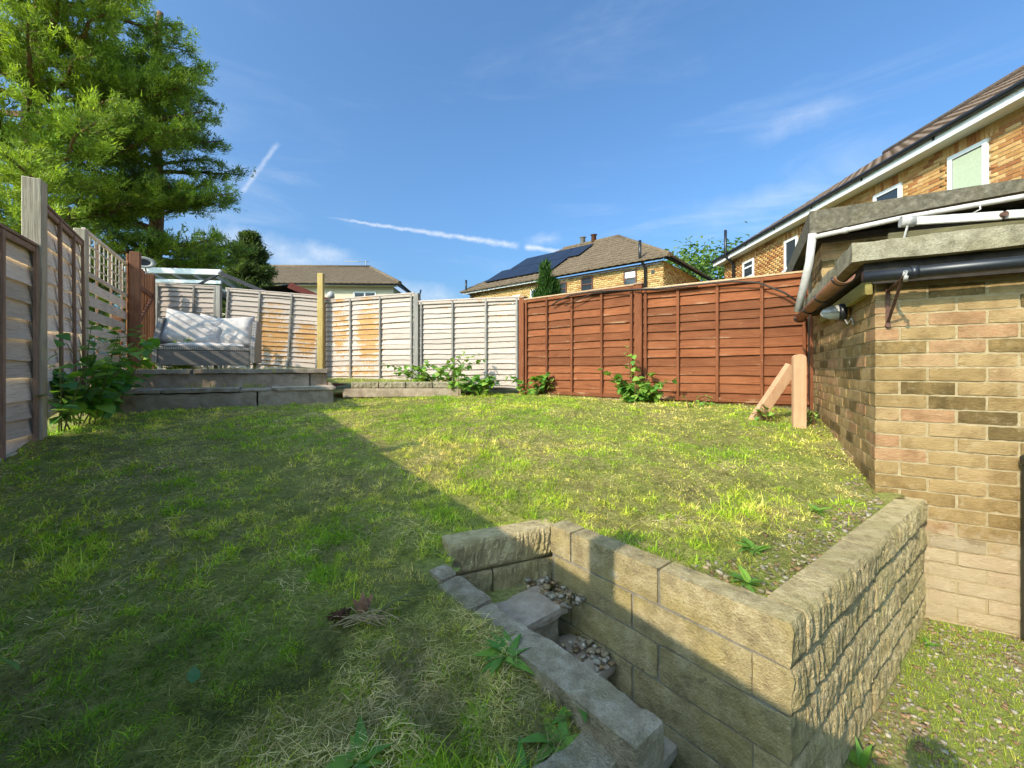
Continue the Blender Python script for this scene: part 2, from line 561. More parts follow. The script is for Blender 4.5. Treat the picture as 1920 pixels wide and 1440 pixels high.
def brick_mat(name, stops, use_attr=False, dirt=0.6, lime_z=None, bump=0.7):
    m, t, b = new_mat(name)
    p = t.pos()
    if use_attr:
        sp = t.node('ShaderNodeSeparateColor'); t.put(sp.inputs[0], t.attr('Col')); rn = sp.outputs[0]
    else:
        rn = t.rnd()
    n1 = t.noise(p, 26, 5, 0.65)
    n2 = t.noise(t.scale(p, (60, 60, 160)), 1.0, 4, 0.65)
    f = t.math('ADD', rn, t.math('MULTIPLY', t.math('SUBTRACT', t.noise(p, 11, 5, 0.7), 0.5), 0.55 if lime_z is not None else 0.16), clamp=True)
    cc = t.ramp(f, stops)
    n3 = t.noise(p, 9, 5, 0.65)
    cc = t.mix(t.mapr(n3, 0.44, 0.66, 0, dirt), cc, t.mix(1.0, cc, (0.46, 0.42, 0.34), 'MULTIPLY'))
    if lime_z is not None: cc = t.mix(t.mapr(t.noise(p, 17, 5, 0.7), 0.56, 0.70, 0, 0.5), cc, (0.46, 0.35, 0.19))
    cc = t.mix(t.mapr(n2, 0.6, 0.8, 0, 0.35), cc, (0.55, 0.42, 0.24))
    if lime_z is not None:
        sx = t.node('ShaderNodeSeparateXYZ'); t.put(sx.inputs[0], p)
        zz = t.math('ADD', sx.outputs[2], t.math('MULTIPLY', t.math('SUBTRACT', t.noise(p, 5.5, 6, 0.7), 0.5), 0.55))
        cc = t.mix(t.mapr(zz, lime_z - 0.06, lime_z + 0.03, 0.72, 0), cc, t.mix(t.noise(p, 13, 5, 0.7), (0.36, 0.265, 0.145), (0.56, 0.46, 0.32)))
        # small flakes of white paint
        fl = t.noise(p, 11.0, 3, 0.6)
        cc = t.mix(t.mapr(fl, 0.745, 0.77, 0, 0.85), cc, (0.85, 0.80, 0.76))
    t.put(b.inputs['Base Color'], cc)
    t.put(b.inputs['Normal'], t.bump(t.math('ADD', n1, n2), bump, 0.008))
    b.inputs['Roughness'].default_value = 0.9
    return m


M['brick'] = brick_mat('brick', [(0.0, (0.12, 0.078, 0.028)), (0.13, (0.155, 0.102, 0.036)), (0.24, (0.26, 0.168, 0.064)), (0.45, (0.33, 0.22, 0.092)),
                                 (0.66, (0.38, 0.258, 0.118)), (0.84, (0.385, 0.235, 0.118)), (1.0, (0.375, 0.205, 0.10))], lime_z=-0.86)
M['house_brick'] = brick_mat('house_brick', [(0.0, (0.34, 0.13, 0.045)), (0.2, (0.42, 0.18, 0.06)), (0.35, (0.52, 0.28, 0.095)), (0.7, (0.58, 0.34, 0.13)), (1.0, (0.63, 0.40, 0.17))], dirt=0.3)
M['house_brick_a'] = brick_mat('house_brick_a', [(0.0, (0.34, 0.13, 0.045)), (0.2, (0.42, 0.18, 0.06)), (0.35, (0.52, 0.28, 0.095)), (0.7, (0.58, 0.34, 0.13)), (1.0, (0.63, 0.40, 0.17))], use_attr=True, dirt=0.3)
M['far_brick'] = brick_mat('far_brick', [(0.0, (0.36, 0.17, 0.055)), (0.2, (0.46, 0.26, 0.09)), (0.45, (0.56, 0.37, 0.14)), (1.0, (0.62, 0.43, 0.18))], use_attr=True, dirt=0.25)


def plain(name, c, rough=0.6, spec=0.3, var=0.12, bump=0.0, scale=20, metal=0.0):
    m, t, b = new_mat(name)
    n = t.noise(t.pos(), scale, 4, 0.6)
    cc = t.ramp(n, [(0.3, tuple(x * (1 - var) for x in c)), (0.7, tuple(min(1, x * (1 + var)) for x in c))])
    t.put(b.inputs['Base Color'], cc)
    b.inputs['Roughness'].default_value = rough
    b.inputs['Specular IOR Level'].default_value = spec
    b.inputs['Metallic'].default_value = metal
    if bump: t.put(b.inputs['Normal'], t.bump(n, bump, 0.005))
    return m


M['black_plastic'] = plain('black_plastic', (0.014, 0.015, 0.018), 0.38, 0.5, 0.3)
M['brown_plastic'] = plain('brown_plastic', (0.17, 0.075, 0.035), 0.5, 0.4, 0.3, 0.2)
M['white_plastic'] = plain('white_plastic', (0.50, 0.465, 0.43), 0.45, 0.4, 0.14, 0.0, 14)
M['white_frame'] = plain('white_frame', (0.80, 0.80, 0.78), 0.4, 0.4, 0.04)
M['brown_frame'] = plain('brown_frame', (0.10, 0.035, 0.02), 0.5, 0.4, 0.2)
M['white_metal'] = plain('white_metal', (0.46, 0.44, 0.39), 0.55, 0.4, 0.2, 0.2, 30)
M['rust_metal'] = plain('rust_metal', (0.11, 0.055, 0.038), 0.75, 0.3, 0.45, 0.4, 60)
M['galv'] = plain('galv', (0.38, 0.36, 0.33), 0.5, 0.5, 0.3, 0.2, 50)
M['glass_dome'] = plain('glass_dome', (0.45, 0.44, 0.42), 0.18, 0.6, 0.1, 0.0, 30)
M['cable'] = plain('cable', (0.03, 0.022, 0.017), 0.55, 0.35, 0.3)
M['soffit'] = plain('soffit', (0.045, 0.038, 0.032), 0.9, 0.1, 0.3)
M['cream_render'] = plain('cream_render', (0.66, 0.58, 0.42), 0.9, 0.2, 0.05, 0.2, 60)
M['felt'] = plain('felt', (0.055, 0.055, 0.062), 0.9, 0.2, 0.25, 0.3, 30)
M['barge'] = plain('barge', (0.13, 0.03, 0.022), 0.7, 0.2, 0.2)
M['bin'] = plain('bin', (0.018, 0.024, 0.02), 0.45, 0.4, 0.2, 0.1)
M['alu'] = plain('alu', (0.60, 0.61, 0.60), 0.45, 0.5, 0.08)
M['blind'] = plain('blind', (0.50, 0.56, 0.40), 0.8, 0.2, 0.06)
M['curtain'] = plain('curtain', (0.35, 0.38, 0.42), 0.8, 0.2, 0.3)
M['solar'] = plain('solar', (0.014, 0.018, 0.032), 0.38, 0.3, 0.15)
M['chimney_clay'] = plain('chimney_clay', (0.20, 0.09, 0.05), 0.8, 0.2, 0.2)

m, t, b = new_mat('window_glass'); M['window_glass'] = m
b.inputs['Base Color'].default_value = (0.03, 0.04, 0.05, 1)
b.inputs['Roughness'].default_value = 0.06
b.inputs['Specular IOR Level'].default_value = 0.7
n = t.noise(t.pos(), 1.2, 2, 0.5)
t.put(b.inputs['Normal'], t.bump(n, 0.15, 0.05))

m, t, b = new_mat('clear_glass'); M['clear_glass'] = m
b.inputs['Base Color'].default_value = (0.75, 0.82, 0.80, 1)
b.inputs['Roughness'].default_value = 0.12
b.inputs['Alpha'].default_value = 0.38


def tile_mat(name, a, b2, c2):
    m, t, b = new_mat(name)
    p = t.pos()
    n1 = t.noise(p, 3.0, 5, 0.65); n2 = t.noise(p, 22, 4, 0.6)
    cc = t.ramp(n2, [(0.3, a), (0.5, b2), (0.72, c2)])
    cc = t.mix(t.mapr(n1, 0.5, 0.72, 0, 0.5), cc, tuple(x * 1.35 for x in c2))
    t.put(b.inputs['Base Color'], cc)
    t.put(b.inputs['Normal'], t.bump(n2, 0.4, 0.01))
    return m


M['tile'] = tile_mat('tile', (0.115, 0.075, 0.05), (0.185, 0.125, 0.085), (0.26, 0.185, 0.13))
M['tile_far'] = tile_mat('tile_far', (0.095, 0.065, 0.038), (0.15, 0.108, 0.066), (0.205, 0.152, 0.098))

# woven grey rattan
m, t, b = new_mat('rattan'); M['rattan'] = m
oc = t.objc()
wv = t.node('ShaderNodeTexWave', wave_type='BANDS', bands_direction='Z'); t.put(wv.inputs['Vector'], oc); wv.inputs['Scale'].default_value = 26
wv2 = t.node('ShaderNodeTexWave', wave_type='BANDS', bands_direction='X'); t.put(wv2.inputs['Vector'], oc); wv2.inputs['Scale'].default_value = 13
wv3 = t.node('ShaderNodeTexWave', wave_type='BANDS', bands_direction='Y'); t.put(wv3.inputs['Vector'], oc); wv3.inputs['Scale'].default_value = 13
hh = t.math('MULTIPLY', wv.outputs['Fac'], t.math('MULTIPLY', wv2.outputs['Fac'], wv3.outputs['Fac']))
n = t.noise(t.scale(oc, (20, 20, 140)), 1.0, 3)
cc = t.ramp(n, [(0.3, (0.34, 0.30, 0.265)), (0.7, (0.62, 0.56, 0.50))])
cc = t.mix(t.mapr(hh, 0.0, 0.25, 0.75, 0), cc, (0.07, 0.065, 0.062))
t.put(b.inputs['Base Color'], cc)
t.put(b.inputs['Normal'], t.bump(hh, 0.8, 0.01))
b.inputs['Roughness'].default_value = 0.6

# cushion cloth
m, t, b = new_mat('cushion_cloth'); M['cushion_cloth'] = m
oc = t.objc()
n = t.noise(oc, 7, 4, 0.6); n2 = t.noise(oc, 220, 2, 0.6)
cc = t.ramp(n, [(0.3, (0.52, 0.465, 0.42)), (0.7, (0.64, 0.58, 0.53))])
t.put(b.inputs['Base Color'], cc)
t.put(b.inputs['Normal'], t.bump(t.math('ADD', n, t.math('MULTIPLY', n2, 0.15)), 0.5, 0.03))
b.inputs['Roughness'].default_value = 0.95


def leaf_mat(name, transl=0.35, rough=0.55, spec=0.25, gain=1.0):
    m = bpy.data.materials.new(name); m.use_nodes = True
    t = NT(m.node_tree); t.n.clear()
    out = t.node('ShaderNodeOutputMaterial')
    b = t.node('ShaderNodeBsdfPrincipled')
    b.inputs['Roughness'].default_value = rough
    b.inputs['Specular IOR Level'].default_value = spec
    tr = t.node('ShaderNodeBsdfTranslucent')
    ca = t.attr('Col')
    t.put(b.inputs['Base Color'], ca)
    t.put(tr.inputs['Color'], t.mix(1.0, ca, (1.5, 1.6, 0.6), 'MULTIPLY'))
    mx = t.node('ShaderNodeMixShader')
    mx.inputs[0].default_value = transl
    t.l.new(b.outputs[0], mx.inputs[1]); t.l.new(tr.outputs[0], mx.inputs[2])
    t.l.new(mx.outputs[0], out.inputs[0])
    return m


M['grass'] = leaf_mat('grass', 0.38, 0.6, 0.2)
M['leaf'] = leaf_mat('leaf', 0.33, 0.45, 0.3)
M['needle'] = leaf_mat('needle', 0.35, 0.6, 0.2)
M['stone_attr'], t, b = new_mat('stone_attr')
n = t.noise(t.pos(), 80, 4, 0.6)
t.put(b.inputs['Base Color'], t.mix(t.mapr(n, 0.4, 0.7, 0, 0.5), t.attr('Col'), t.mix(1.0, t.attr('Col'), (0.6, 0.55, 0.5), 'MULTIPLY')))
M['bark'] = stone_mat('bark', [(0.10, 0.06, 0.035), (0.22, 0.13, 0.075), (0.34, 0.20, 0.11)], 7, 0.3, 1.0)
M['stem'] = plain('stem', (0.16, 0.17, 0.06), 0.7, 0.2, 0.3)
M['stem_red'] = plain('stem_red', (0.22, 0.12, 0.06), 0.7, 0.2, 0.3)

# soil with thatch under the grass
m, t, b = new_mat('lawn_soil'); M['lawn_soil'] = m
p = t.pos()
n1 = t.noise(p, 1.7, 5, 0.65); n2 = t.noise(p, 34, 5, 0.7); n3 = t.noise(t.scale(p, (60, 60, 60)), 2.0, 3, 0.6)
cc = t.ramp(n2, [(0.3, (0.14, 0.11, 0.045)), (0.52, (0.31, 0.25, 0.095)), (0.72, (0.52, 0.42, 0.19))])
cc = t.mix(t.mapr(n1, 0.34, 0.60, 0.05, 0.72), cc, t.ramp(n2, [(0.3, (0.16, 0.205, 0.03)), (0.7, (0.37, 0.44, 0.065))]))
cc = t.mix(t.mapr(n3, 0.6, 0.78, 0, 0.4), cc, (0.26, 0.21, 0.12))
t.put(b.inputs['Base Color'], cc)
t.put(b.inputs['Normal'], t.bump(t.math('ADD', n2, n3), 0.9, 0.02))
m, t, b = new_mat('yard_soil'); M['yard_soil'] = m
p = t.pos()
n1 = t.noise(p, 3.0, 5, 0.65); n2 = t.noise(p, 45, 5, 0.7)
cc = t.ramp(n2, [(0.3, (0.16, 0.12, 0.06)), (0.55, (0.30, 0.24, 0.13)), (0.75, (0.46, 0.38, 0.24))])
cc = t.mix(t.mapr(n1, 0.34, 0.56, 0.1, 0.85), cc, t.ramp(n2, [(0.3, (0.13, 0.17, 0.03)), (0.7, (0.31, 0.36, 0.07))]))
t.put(b.inputs['Base Color'], cc)
t.put(b.inputs['Normal'], t.bump(n2, 0.8, 0.02))
m, t, b = new_mat('far_ground'); M['far_ground'] = m
n2 = t.noise(t.pos(), 1.5, 5, 0.7)
t.put(b.inputs['Base Color'], t.ramp(n2, [(0.3, (0.05, 0.075, 0.02)), (0.7, (0.12, 0.15, 0.045))]))

# ================================================================== the ground
C0 = Vector((0.7727, 1.142))            # outer corner of the retaining wall
U = Vector((-0.634, 0.773))             # along its front, away from the corner
RR = Vector((0.801, 0.598))             # along its right-hand face


def ab(x, y):
    """plan position in the retaining wall's own axes"""
    det = U.x * RR.y - U.y * RR.x
    dx = x - C0.x; dy = y - C0.y
    return (dx * RR.y - dy * RR.x) / det, (U.x * dy - U.y * dx) / det


def PW(a, b, z):
    p = C0 + U * a + RR * b
    return Vector((p.x, p.y, z))


def lawn_z(x, y):
    zc = np.interp(y, [-1, .3, .8, 1.14, 1.9, 2.34, 3.7, 4.5, 7, 9], [-.93, -.89, -.85, -.775, -.735, -.695, -.53, -.455, -.40, -.38])
    zl = np.interp(y, [-1, .3, .8, 1.5, 3.1, 4.4, 6, 9], [-.92, -.88, -.84, -.74, -.52, -.48, -.45, -.42])
    k = np.clip((np.asarray(x) + 3.0) / 2.6, 0, 1); k = k * k * (3 - 2 * k)
    z = zc * k + zl * (1 - k)
    kr = np.clip((np.asarray(x) - 0.35) / 0.4, 0, 1) * np.clip((2.2 - np.asarray(y)) / 0.8, 0, 1)
    z = z + kr * 0.03
    a_, b__ = ab(np.asarray(x), np.asarray(y))
    kw = np.clip((b__ + 0.85) / 0.25, 0, 1) * (b__ < 0.0) * np.clip((1.45 - a_) / 0.3, 0, 1)
    z = np.where(z > -0.772, z * (1 - kw) + kw * np.minimum(z, -0.772), z)
    return z + 0.035 * (fbm(x, y, 3, 1.3, 3) - 0.5) + 0.028 * (fbm(x, y, 9, 6.0, 3) - 0.5) + 0.022 * (fbm(x, y, 140, 17.0, 2) - 0.5)


def is_lower(x, y, m=0.05):
    """yard and stair well, below the lawn"""
    a, b = ab(x, y)
    return ((a < m) & (b > -0.58)) | ((a < 0.15) & (b <= -0.58)) | ((b > -0.56) & (b < m) & (a < 0.90)) | ((b > -0.44) & (b < m) & (a < 0.99 - 0.20 * b))


gx = np.arange(-7.2, 4.6, 0.035); gy = np.arange(-0.6, 8.9, 0.035)
GX, GY = np.meshgrid(gx, gy)
GZ = lawn_z(GX, GY)
idx = np.arange(GX.size).reshape(GX.shape)
keep = ~is_lower(GX, GY)
q = keep[:-1, :-1] & keep[1:, :-1] & keep[:-1, 1:] & keep[1:, 1:]
F = np.stack([idx[:-1, :-1][q], idx[:-1, 1:][q], idx[1:, 1:][q], idx[1:, :-1][q]], 1)
m = np_mesh('lawn', np.stack([GX.ravel(), GY.ravel(), GZ.ravel()], 1), F)
link('lawn', m, M['lawn_soil'], smooth=True)
tag(bpy.data.objects['lawn'], 'uneven brown soil and thatch of the upper lawn', None, None, 'structure')


def yard_z(x, y):
    return -1.385 + 0.03 * np.clip((np.asarray(x) + np.asarray(y) - 2.0) / 2.3, -1, 1.3) + 0.012 * (fbm(x, y, 21, 7.0, 3) - 0.5)


gx = np.arange(-4.0, 5.0, 0.06); gy = np.arange(-4.5, 3.2, 0.06)
GX, GY = np.meshgrid(gx, gy)
idx = np.arange(GX.size).reshape(GX.shape)
F = np.stack([idx[:-1, :-1].ravel(), idx[:-1, 1:].ravel(), idx[1:, 1:].ravel(), idx[1:, :-1].ravel()], 1)
m = np_mesh('yard', np.stack([GX.ravel(), GY.ravel(), yard_z(GX, GY).ravel()], 1), F)
tag(link('yard', m, M['yard_soil'], smooth=True), 'lower yard of mossy gravel below the retaining wall', None, None, 'structure')

# land beyond the garden, a ring reaching the horizon
zf = -0.62
xs = [-900, -7.1, 4.55, 900]; ys = [-900, -4.4, 8.85, 900]
V = [(x, y, zf) for y in ys for x in xs]
F = [(j * 4 + i, j * 4 + i + 1, j * 4 + i + 5, j * 4 + i + 4) for j in range(3) for i in range(3) if not (i == 1 and j == 1)]
tag(poly('ground', V, F, M['far_ground']), 'land beyond the garden fences', None, None, 'structure')


# ================================================================== retaining wall
def split_mesh(L, d, h, seed, amp=0.012, nx=64, nz=13, top_rough=0.004):
    """block whose front face (y=0, facing -y) is split rock with upright ridges"""
    xs = np.linspace(0, L, nx); zs = np.linspace(0, h, nz)
    X, Z = np.meshgrid(xs, zs)
    wv = 0.02 * (fbm(X * 0 + seed, Z, 47, 16.0, 2) - 0.5) + 0.03 * (fbm(X + seed, Z, 48, 9.0, 2) - 0.5)
    n = fbm(X + wv + seed, Z * 0.2, 41, 27.0, 4, 0.65)
    rid = (1 - np.abs(2 * n - 1)) ** 1.6
    big = fbm(X + seed * 3.1, Z * 0.8, 52, 8.0, 3)
    fin = fbm(X + seed, Z, 57, 90.0, 2)
    Y = -amp * (1.15 * rid + 1.0 * big + 0.25 * fin - 0.95)
    edge2 = np.clip(np.minimum(Z, h - Z) / 0.016, 0, 1)
    Y = Y * edge2 - 0.002 * edge2
    V = np.stack([X, Y, Z], 2).reshape(-1, 3).tolist()
    F = []
    for j in range(nz - 1):
        for i in range(nx - 1):
            k = j * nx + i
            F.append((k, k + 1, k + nx + 1, k + nx))
    nb = len(V)
    V += [(0, d, 0), (L, d, 0), (L, d, h), (0, d, h)]
    F.append((nb + 1, nb, nb + 3, nb + 2))
    F.append(tuple([nb + 3] + [(nz - 1) * nx + i for i in range(nx)] + [nb + 2]))
    F.append(tuple([nb + 1] + [i for i in range(nx - 1, -1, -1)] + [nb]))
    F.append(tuple([nb] + [j * nx for j in range(nz)] + [nb + 3]))
    F.append(tuple([nb + 2] + [j * nx + nx - 1 for j in range(nz - 1, -1, -1)] + [nb + 1]))
    return mesh_of('block', V, F)


WT = -0.703; CH = 0.135; TH = 0.097
rw = thing('retaining_wall', 'yellowish concrete block retaining wall holding up the sunlit lawn corner', 'retaining wall', (0, 0, 0))
E0 = C0 + U * 0.946
ang_f = math.atan2((C0 - E0).y, (C0 - E0).x)
ang_r = math.atan2(RR.y, RR.x)
LF = 0.946; LR = 1.86


def place_local(origin, ang, x, y, z):
    return (origin.x + x * math.cos(ang) - y * math.sin(ang), origin.y + x * math.sin(ang) + y * math.cos(ang), z)


for c in range(5):
    z0 = WT - (c + 1) * CH + 0.004
    h = CH - 0.009
    cuts = [0.0, 0.127, 0.543, LF - 0.026] if c % 2 == 0 else [0.02, 0.436, LF - TH + 0.004]
    if c % 2: cuts = [0.0] + cuts
    for x0, x1 in zip(cuts[:-1], cuts[1:]):
        if x1 - x0 < 0.03: continue
        mm = rough_mesh(x1 - x0 - 0.008, TH, h, 0.005, 0.0018, 0.03, c * 31 + int(x0 * 100))
        link('block', mm, M['block'], rw, place_local(E0, ang_f, x0 + 0.004, random.uniform(-.002, .002), z0), (0, 0, ang_f))
    first = TH + 0.003 if c % 2 == 0 else 0.0
    if c % 2 == 0:
        link('block', split_mesh(TH, 0.034, h, 60 + c, 0.009, 18, 13), M['block'], rw, place_local(C0, ang_r, 0.0, 0.0, z0), (0, 0, ang_r))
    cuts = [first, 0.40 + 0.12 * (c == 2), 0.82, 1.22 + 0.09 * (c % 2), LR] if c % 2 == 0 else [0.0, 0.42, 0.84 + 0.1 * (c == 3), 1.30, LR]
    for k, (x0, x1) in enumerate(zip(cuts[:-1], cuts[1:])):
        mm = split_mesh(x1 - x0 - 0.006, TH, h, c * 7.3 + k * 2.1, 0.012 + 0.004 * random.random())
        o = link('block', mm, M['split_block'], rw, place_local(C0, ang_r, x0 + 0.003, random.uniform(-.003, .003), z0), (0, 0, ang_r))
m = box_mesh(LF - 0.02, TH - 0.016, 5 * CH - 0.024, 0, (0.01, 0.008, 0))
link('mortar', m, M['block_joint'], rw, (E0.x, E0.y, WT - 5 * CH + 0.006), (0, 0, ang_f))
m = box_mesh(LR - 0.02, TH - 0.016, 5 * CH - 0.016, 0, (0.012, 0.010, 0))
link('mortar', m, M['block_joint'], rw, (C0.x, C0.y, WT - 5 * CH + 0.007), (0, 0, ang_r))

# stair well: back wall (split face) and the low wall on its left
bw = thing('stairwell_wall', 'short split-face block wall closing the top of the sunken steps', 'wall', (0, 0, 0))
Pb0 = PW(1.06, -0.455, 0); Pb1 = PW(0.945, 0.05, 0)
ang_b = math.atan2(Pb1.y - Pb0.y, Pb1.x - Pb0.x); Lb = (Pb1 - Pb0).length
for c, cuts in enumerate([[0, Lb], [0, 0.2, Lb]]):
    for k, (x0, x1) in enumerate(zip(cuts[:-1], cuts[1:])):
        mm = split_mesh(x1 - x0 - 0.007, 0.1, 0.132, 90 + c * 9 + k * 4, 0.016)
        link('block', mm, M['split_block'], bw, place_local(Pb0, ang_b, x0 + 0.003, 0.01, -0.722 - (c + 1) * 0.14 + 0.004), (0, 0, ang_b))
m = box_mesh(Lb - 0.02, 0.08, 0.30, 0, (0.01, 0.03, 0))
link('mortar', m, M['block_joint'], bw, (Pb0.x, Pb0.y, -1.03), (0, 0, ang_b))

sw = thing('low_garden_wall', 'low grey block wall running down the left of the sunken steps', 'wall', (0, 0, 0))
LW0 = PW(1.06, -0.60, 0); ang_l = math.atan2(-U.y, -U.x)      # runs towards the camera


def lw(x, y, z):
    return place_local(LW0, ang_l, x, y, z)


zt = -0.76
for x0, x1, dz, w, dy in [(0.075, 0.17, 0.0, 0.075, 0.0), (0.176, 0.38, -0.004, 0.10, 0.0), (0.386, 0.575, -0.012, 0.098, 0.0), (0.58, 1.005, 0.003, 0.105, -0.004)]:
    mm = rough_mesh(x1 - x0, w, 0.128, 0.010, 0.006, 0.02, x0 * 40)
    link('block', mm, M['grey_block'], sw, lw(x0, 0.095 - w + dy, zt + dz - 0.128), (0, 0, ang_l))
for r in range(1, 5):
    for x0, x1 in ([(0.0, 0.3), (0.305, 0.7), (0.705, 0.985)] if r % 2 else [(0.0, 0.5), (0.505, 0.985)]):
        mm = box_mesh(x1 - x0, 0.094, 0.130, 0.006, (0, 0, 0), 0.002, r * 50 + int(x0 * 100))
        link('block', mm, M['block'], sw, lw(x0, 0.0, zt - 0.135 * (r + 1) + 0.002), (0, 0, ang_l))
# the return along the near end of the lawn
fw = thing('lawn_edge_wall', 'grey block wall edging the near end of the shaded lawn', 'wall', (0, 0, 0))
FW0 = PW(0.192, -0.60, 0); ang_e = math.atan2(-RR.y, -RR.x)
for r in range(4):
    xx = 0.0 if r % 2 == 0 else -0.0
    k = 0
    while xx < 2.2:
        ln = 0.42 if not (r % 2 and k == 0) else 0.21
        mm = rough_mesh(ln - 0.007, 0.098, 0.132, 0.012, 0.006, 0.026, r * 7.7 + k)
        link('block', mm, M['grey_block'], fw, place_local(FW0, ang_e, xx, 0.0, -0.80 - 0.14 * (r + 1)), (0, 0, ang_e))
        xx += ln; k += 1
m = box_mesh(2.2, 0.08, 0.55, 0, (0.0, 0.01, 0))
link('mortar', m, M['block_joint'], fw, (FW0.x, FW0.y, -1.37), (0, 0, ang_e))

# sunken steps
st = thing('garden_steps', 'sunken concrete steps between the retaining wall and low wall', 'steps', (0, 0, 0))


def wslab(name, a0, a1, b0, b1, z, th, mat, parent, bev=0.006):
    o = PW(a1, b0, z - th)
    ang = math.atan2(-U.y, -U.x)
    mm = rough_mesh(a1 - a0, abs(b1 - b0), th, 0.007, 0.005, 0.02, a0 * 50)
    return link(name, mm, mat, parent, (o.x, o.y, o.z), (0, 0, ang))


wslab('tread', 0.725, 0.915, -0.502, -0.088, -0.95, 0.038, M['slab'], st)
wslab('soil', 0.90, 1.07, -0.50, -0.005, -0.958, 0.03, M['yard_soil'], st)
wslab('riser', 0.755, 0.95, -0.50, -0.11, -0.99, 0.30, M['grey_block'], st, 0.004)
wslab('tread', 0.545, 0.79, -0.502, -0.02, -1.12, 0.034, M['slab'], st)
wslab('riser', 0.575, 0.78, -0.50, -0.03, -1.156, 0.25, M['grey_block'], st, 0.004)
wslab('tread', 0.30, 0.60, -0.502, -0.01, -1.27, 0.034, M['slab'], st)
wslab('riser', 0.33, 0.59, -0.50, -0.01, -1.306, 0.12, M['grey_block'], st, 0.004)

# ================================================================== brick outbuilding (flat concrete roof), right
OB = Vector((2.066, 2.34, 0.0)); OB_ANG = math.atan2(-0.4955, 0.8686)
BR = {}
for k in range(9):
    BR['s', k] = rough_mesh(0.216, 0.1025, 0.0665, 0.0035, 0.0022, 0.024, 300 + k * 3, 30.0); BR['s', k].materials.append(M['brick'])
for k in range(5):
    BR['h', k] = rough_mesh(0.1025, 0.1025, 0.0665, 0.0035, 0.0022, 0.024, 400 + k * 3, 30.0); BR['h', k].materials.append(M['brick'])
BR['q', 0] = box_mesh(0.06, 0.1025, 0.0655, 0.004, (0, 0, 0), 0.0016, 500); BR['q', 0].materials.append(M['brick'])


def lay_bricks(parent, axis, start, length, z0, rows, off=0.0, base=(0.0, 0.0), par0=0):
    """bricks along +x (front, facing -y) or +y (side, facing -x) of the building's own axes"""
    n = 0
    for r in range(rows):
        z = z0 + r * 0.075 + 0.005
        x = start + (0.1125 if (r + par0) % 2 else 0.0)
        while x < start + length - 0.03:
            L = 0.215
            key = ('s', random.randrange(9))
            if x + L > start + length + 0.01:
                if start + length - x >= 0.095: L = 0.1025; key = ('h', random.randrange(5))
                else: L = 0.06; key = ('q', 0)
            pr = random.uniform(-0.0025, 0.0035)
            if axis == 'x':
                link('brick', BR[key], None, parent, (x, base[1] + pr, z), (0, random.uniform(-.004, .004), random.uniform(-.004, .004)))
            else:
                link('brick', BR[key], None, parent, (base[0] + 0.1025 + pr, x, z), (0, 0, R(90) + random.uniform(-.004, .004)))
            n += 1
            x += L + 0.010
    return n


ob = thing('brick_outbuilding', 'low buff brick outbuilding with weathered concrete slab roof', 'outbuilding', OB, OB_ANG)
wf = box('front_wall', (1.50, 0.09, 1.92), (0.0055, 0.0060, -1.41), M['mortar'], ob, 0)
ws = box('side_wall', (0.09, 2.0, 1.30), (0.0060, 0.1, -0.79), M['mortar'], ob, 0)
lay_bricks(wf, 'x', 0.0, 1.40, -1.4175, 26, par0=0)
lay_bricks(ws, 'y', 0.0, 2.06, -0.7425, 17, par0=0)
rf = rbox('roof_slab', (2.2, 2.45, 0.108), (-0.125, -0.125, 0.596), M['concrete'], ob, 0.006, 0.007, 0.04)
# slab underside and timber plate
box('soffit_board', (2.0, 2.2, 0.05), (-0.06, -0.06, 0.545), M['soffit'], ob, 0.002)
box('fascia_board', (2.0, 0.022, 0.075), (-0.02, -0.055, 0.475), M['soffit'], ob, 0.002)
box('wall_plate', (0.03, 1.72, 0.085), (-0.035, 0.02, 0.43), M['plate_wood'], ob, 0.004, jitter=0.003)


def gutter(name, p0, p1, rad, mat, parent):
    """half-round gutter"""
    p0 = Vector(p0); p1 = Vector(p1); ax = (p1 - p0).normalized()
    sd = ax.cross(Vector((0, 0, 1))).normalized()
    V = []; F = []; n = 9
    for P in (p0, p1):
        for rr in (rad, rad - 0.004):
            for k in range(n):
                a = math.pi * k / (n - 1)
                V.append(P + sd * math.cos(a) * rr + Vector((0, 0, -math.sin(a) * rr)))
    for k in range(n - 1):
        F.append((k, k + 1, 2 * n + k + 1, 2 * n + k))
        F.append((n + k + 1, n + k, 3 * n + k, 3 * n + k + 1))
        F.append((k + 1, k, n + k, n + k + 1)); F.append((2 * n + k, 2 * n + k + 1, 3 * n + k + 1, 3 * n + k))
    F.append((0, 2 * n, 3 * n, n)); F.append((n - 1, 2 * n - 1, 4 * n - 1, 3 * n - 1))
    return poly(name, V, F, mat, parent, True)


tube('black_drainpipe', [(-0.085, -0.165, 0.500), (0.5, -0.165, 0.508), (1.9, -0.165, 0.52)], 0.031, M['black_plastic'], ob, 16)
tube('pipe_collar', [(0.105, -0.165, 0.503), (0.135, -0.165, 0.503)], 0.036, M['black_plastic'], ob, 16)
gutter('side_gutter', (-0.165, -0.20, 0.515), (-0.165, 2.12, 0.528), 0.045, M['brown_plastic'], ob)
for k, yy in enumerate((-0.13, 0.55, 1.25, 1.95)):
    V = []
    pts = []
    for a in range(9):
        an = math.pi * a / 8
        pts.append((-0.165 - 0.049 * math.cos(an), yy, 0.520 - 0.049 * math.sin(an)))
    tube('gutter_clip', pts, 0.006, M['black_plastic'], ob, 6)

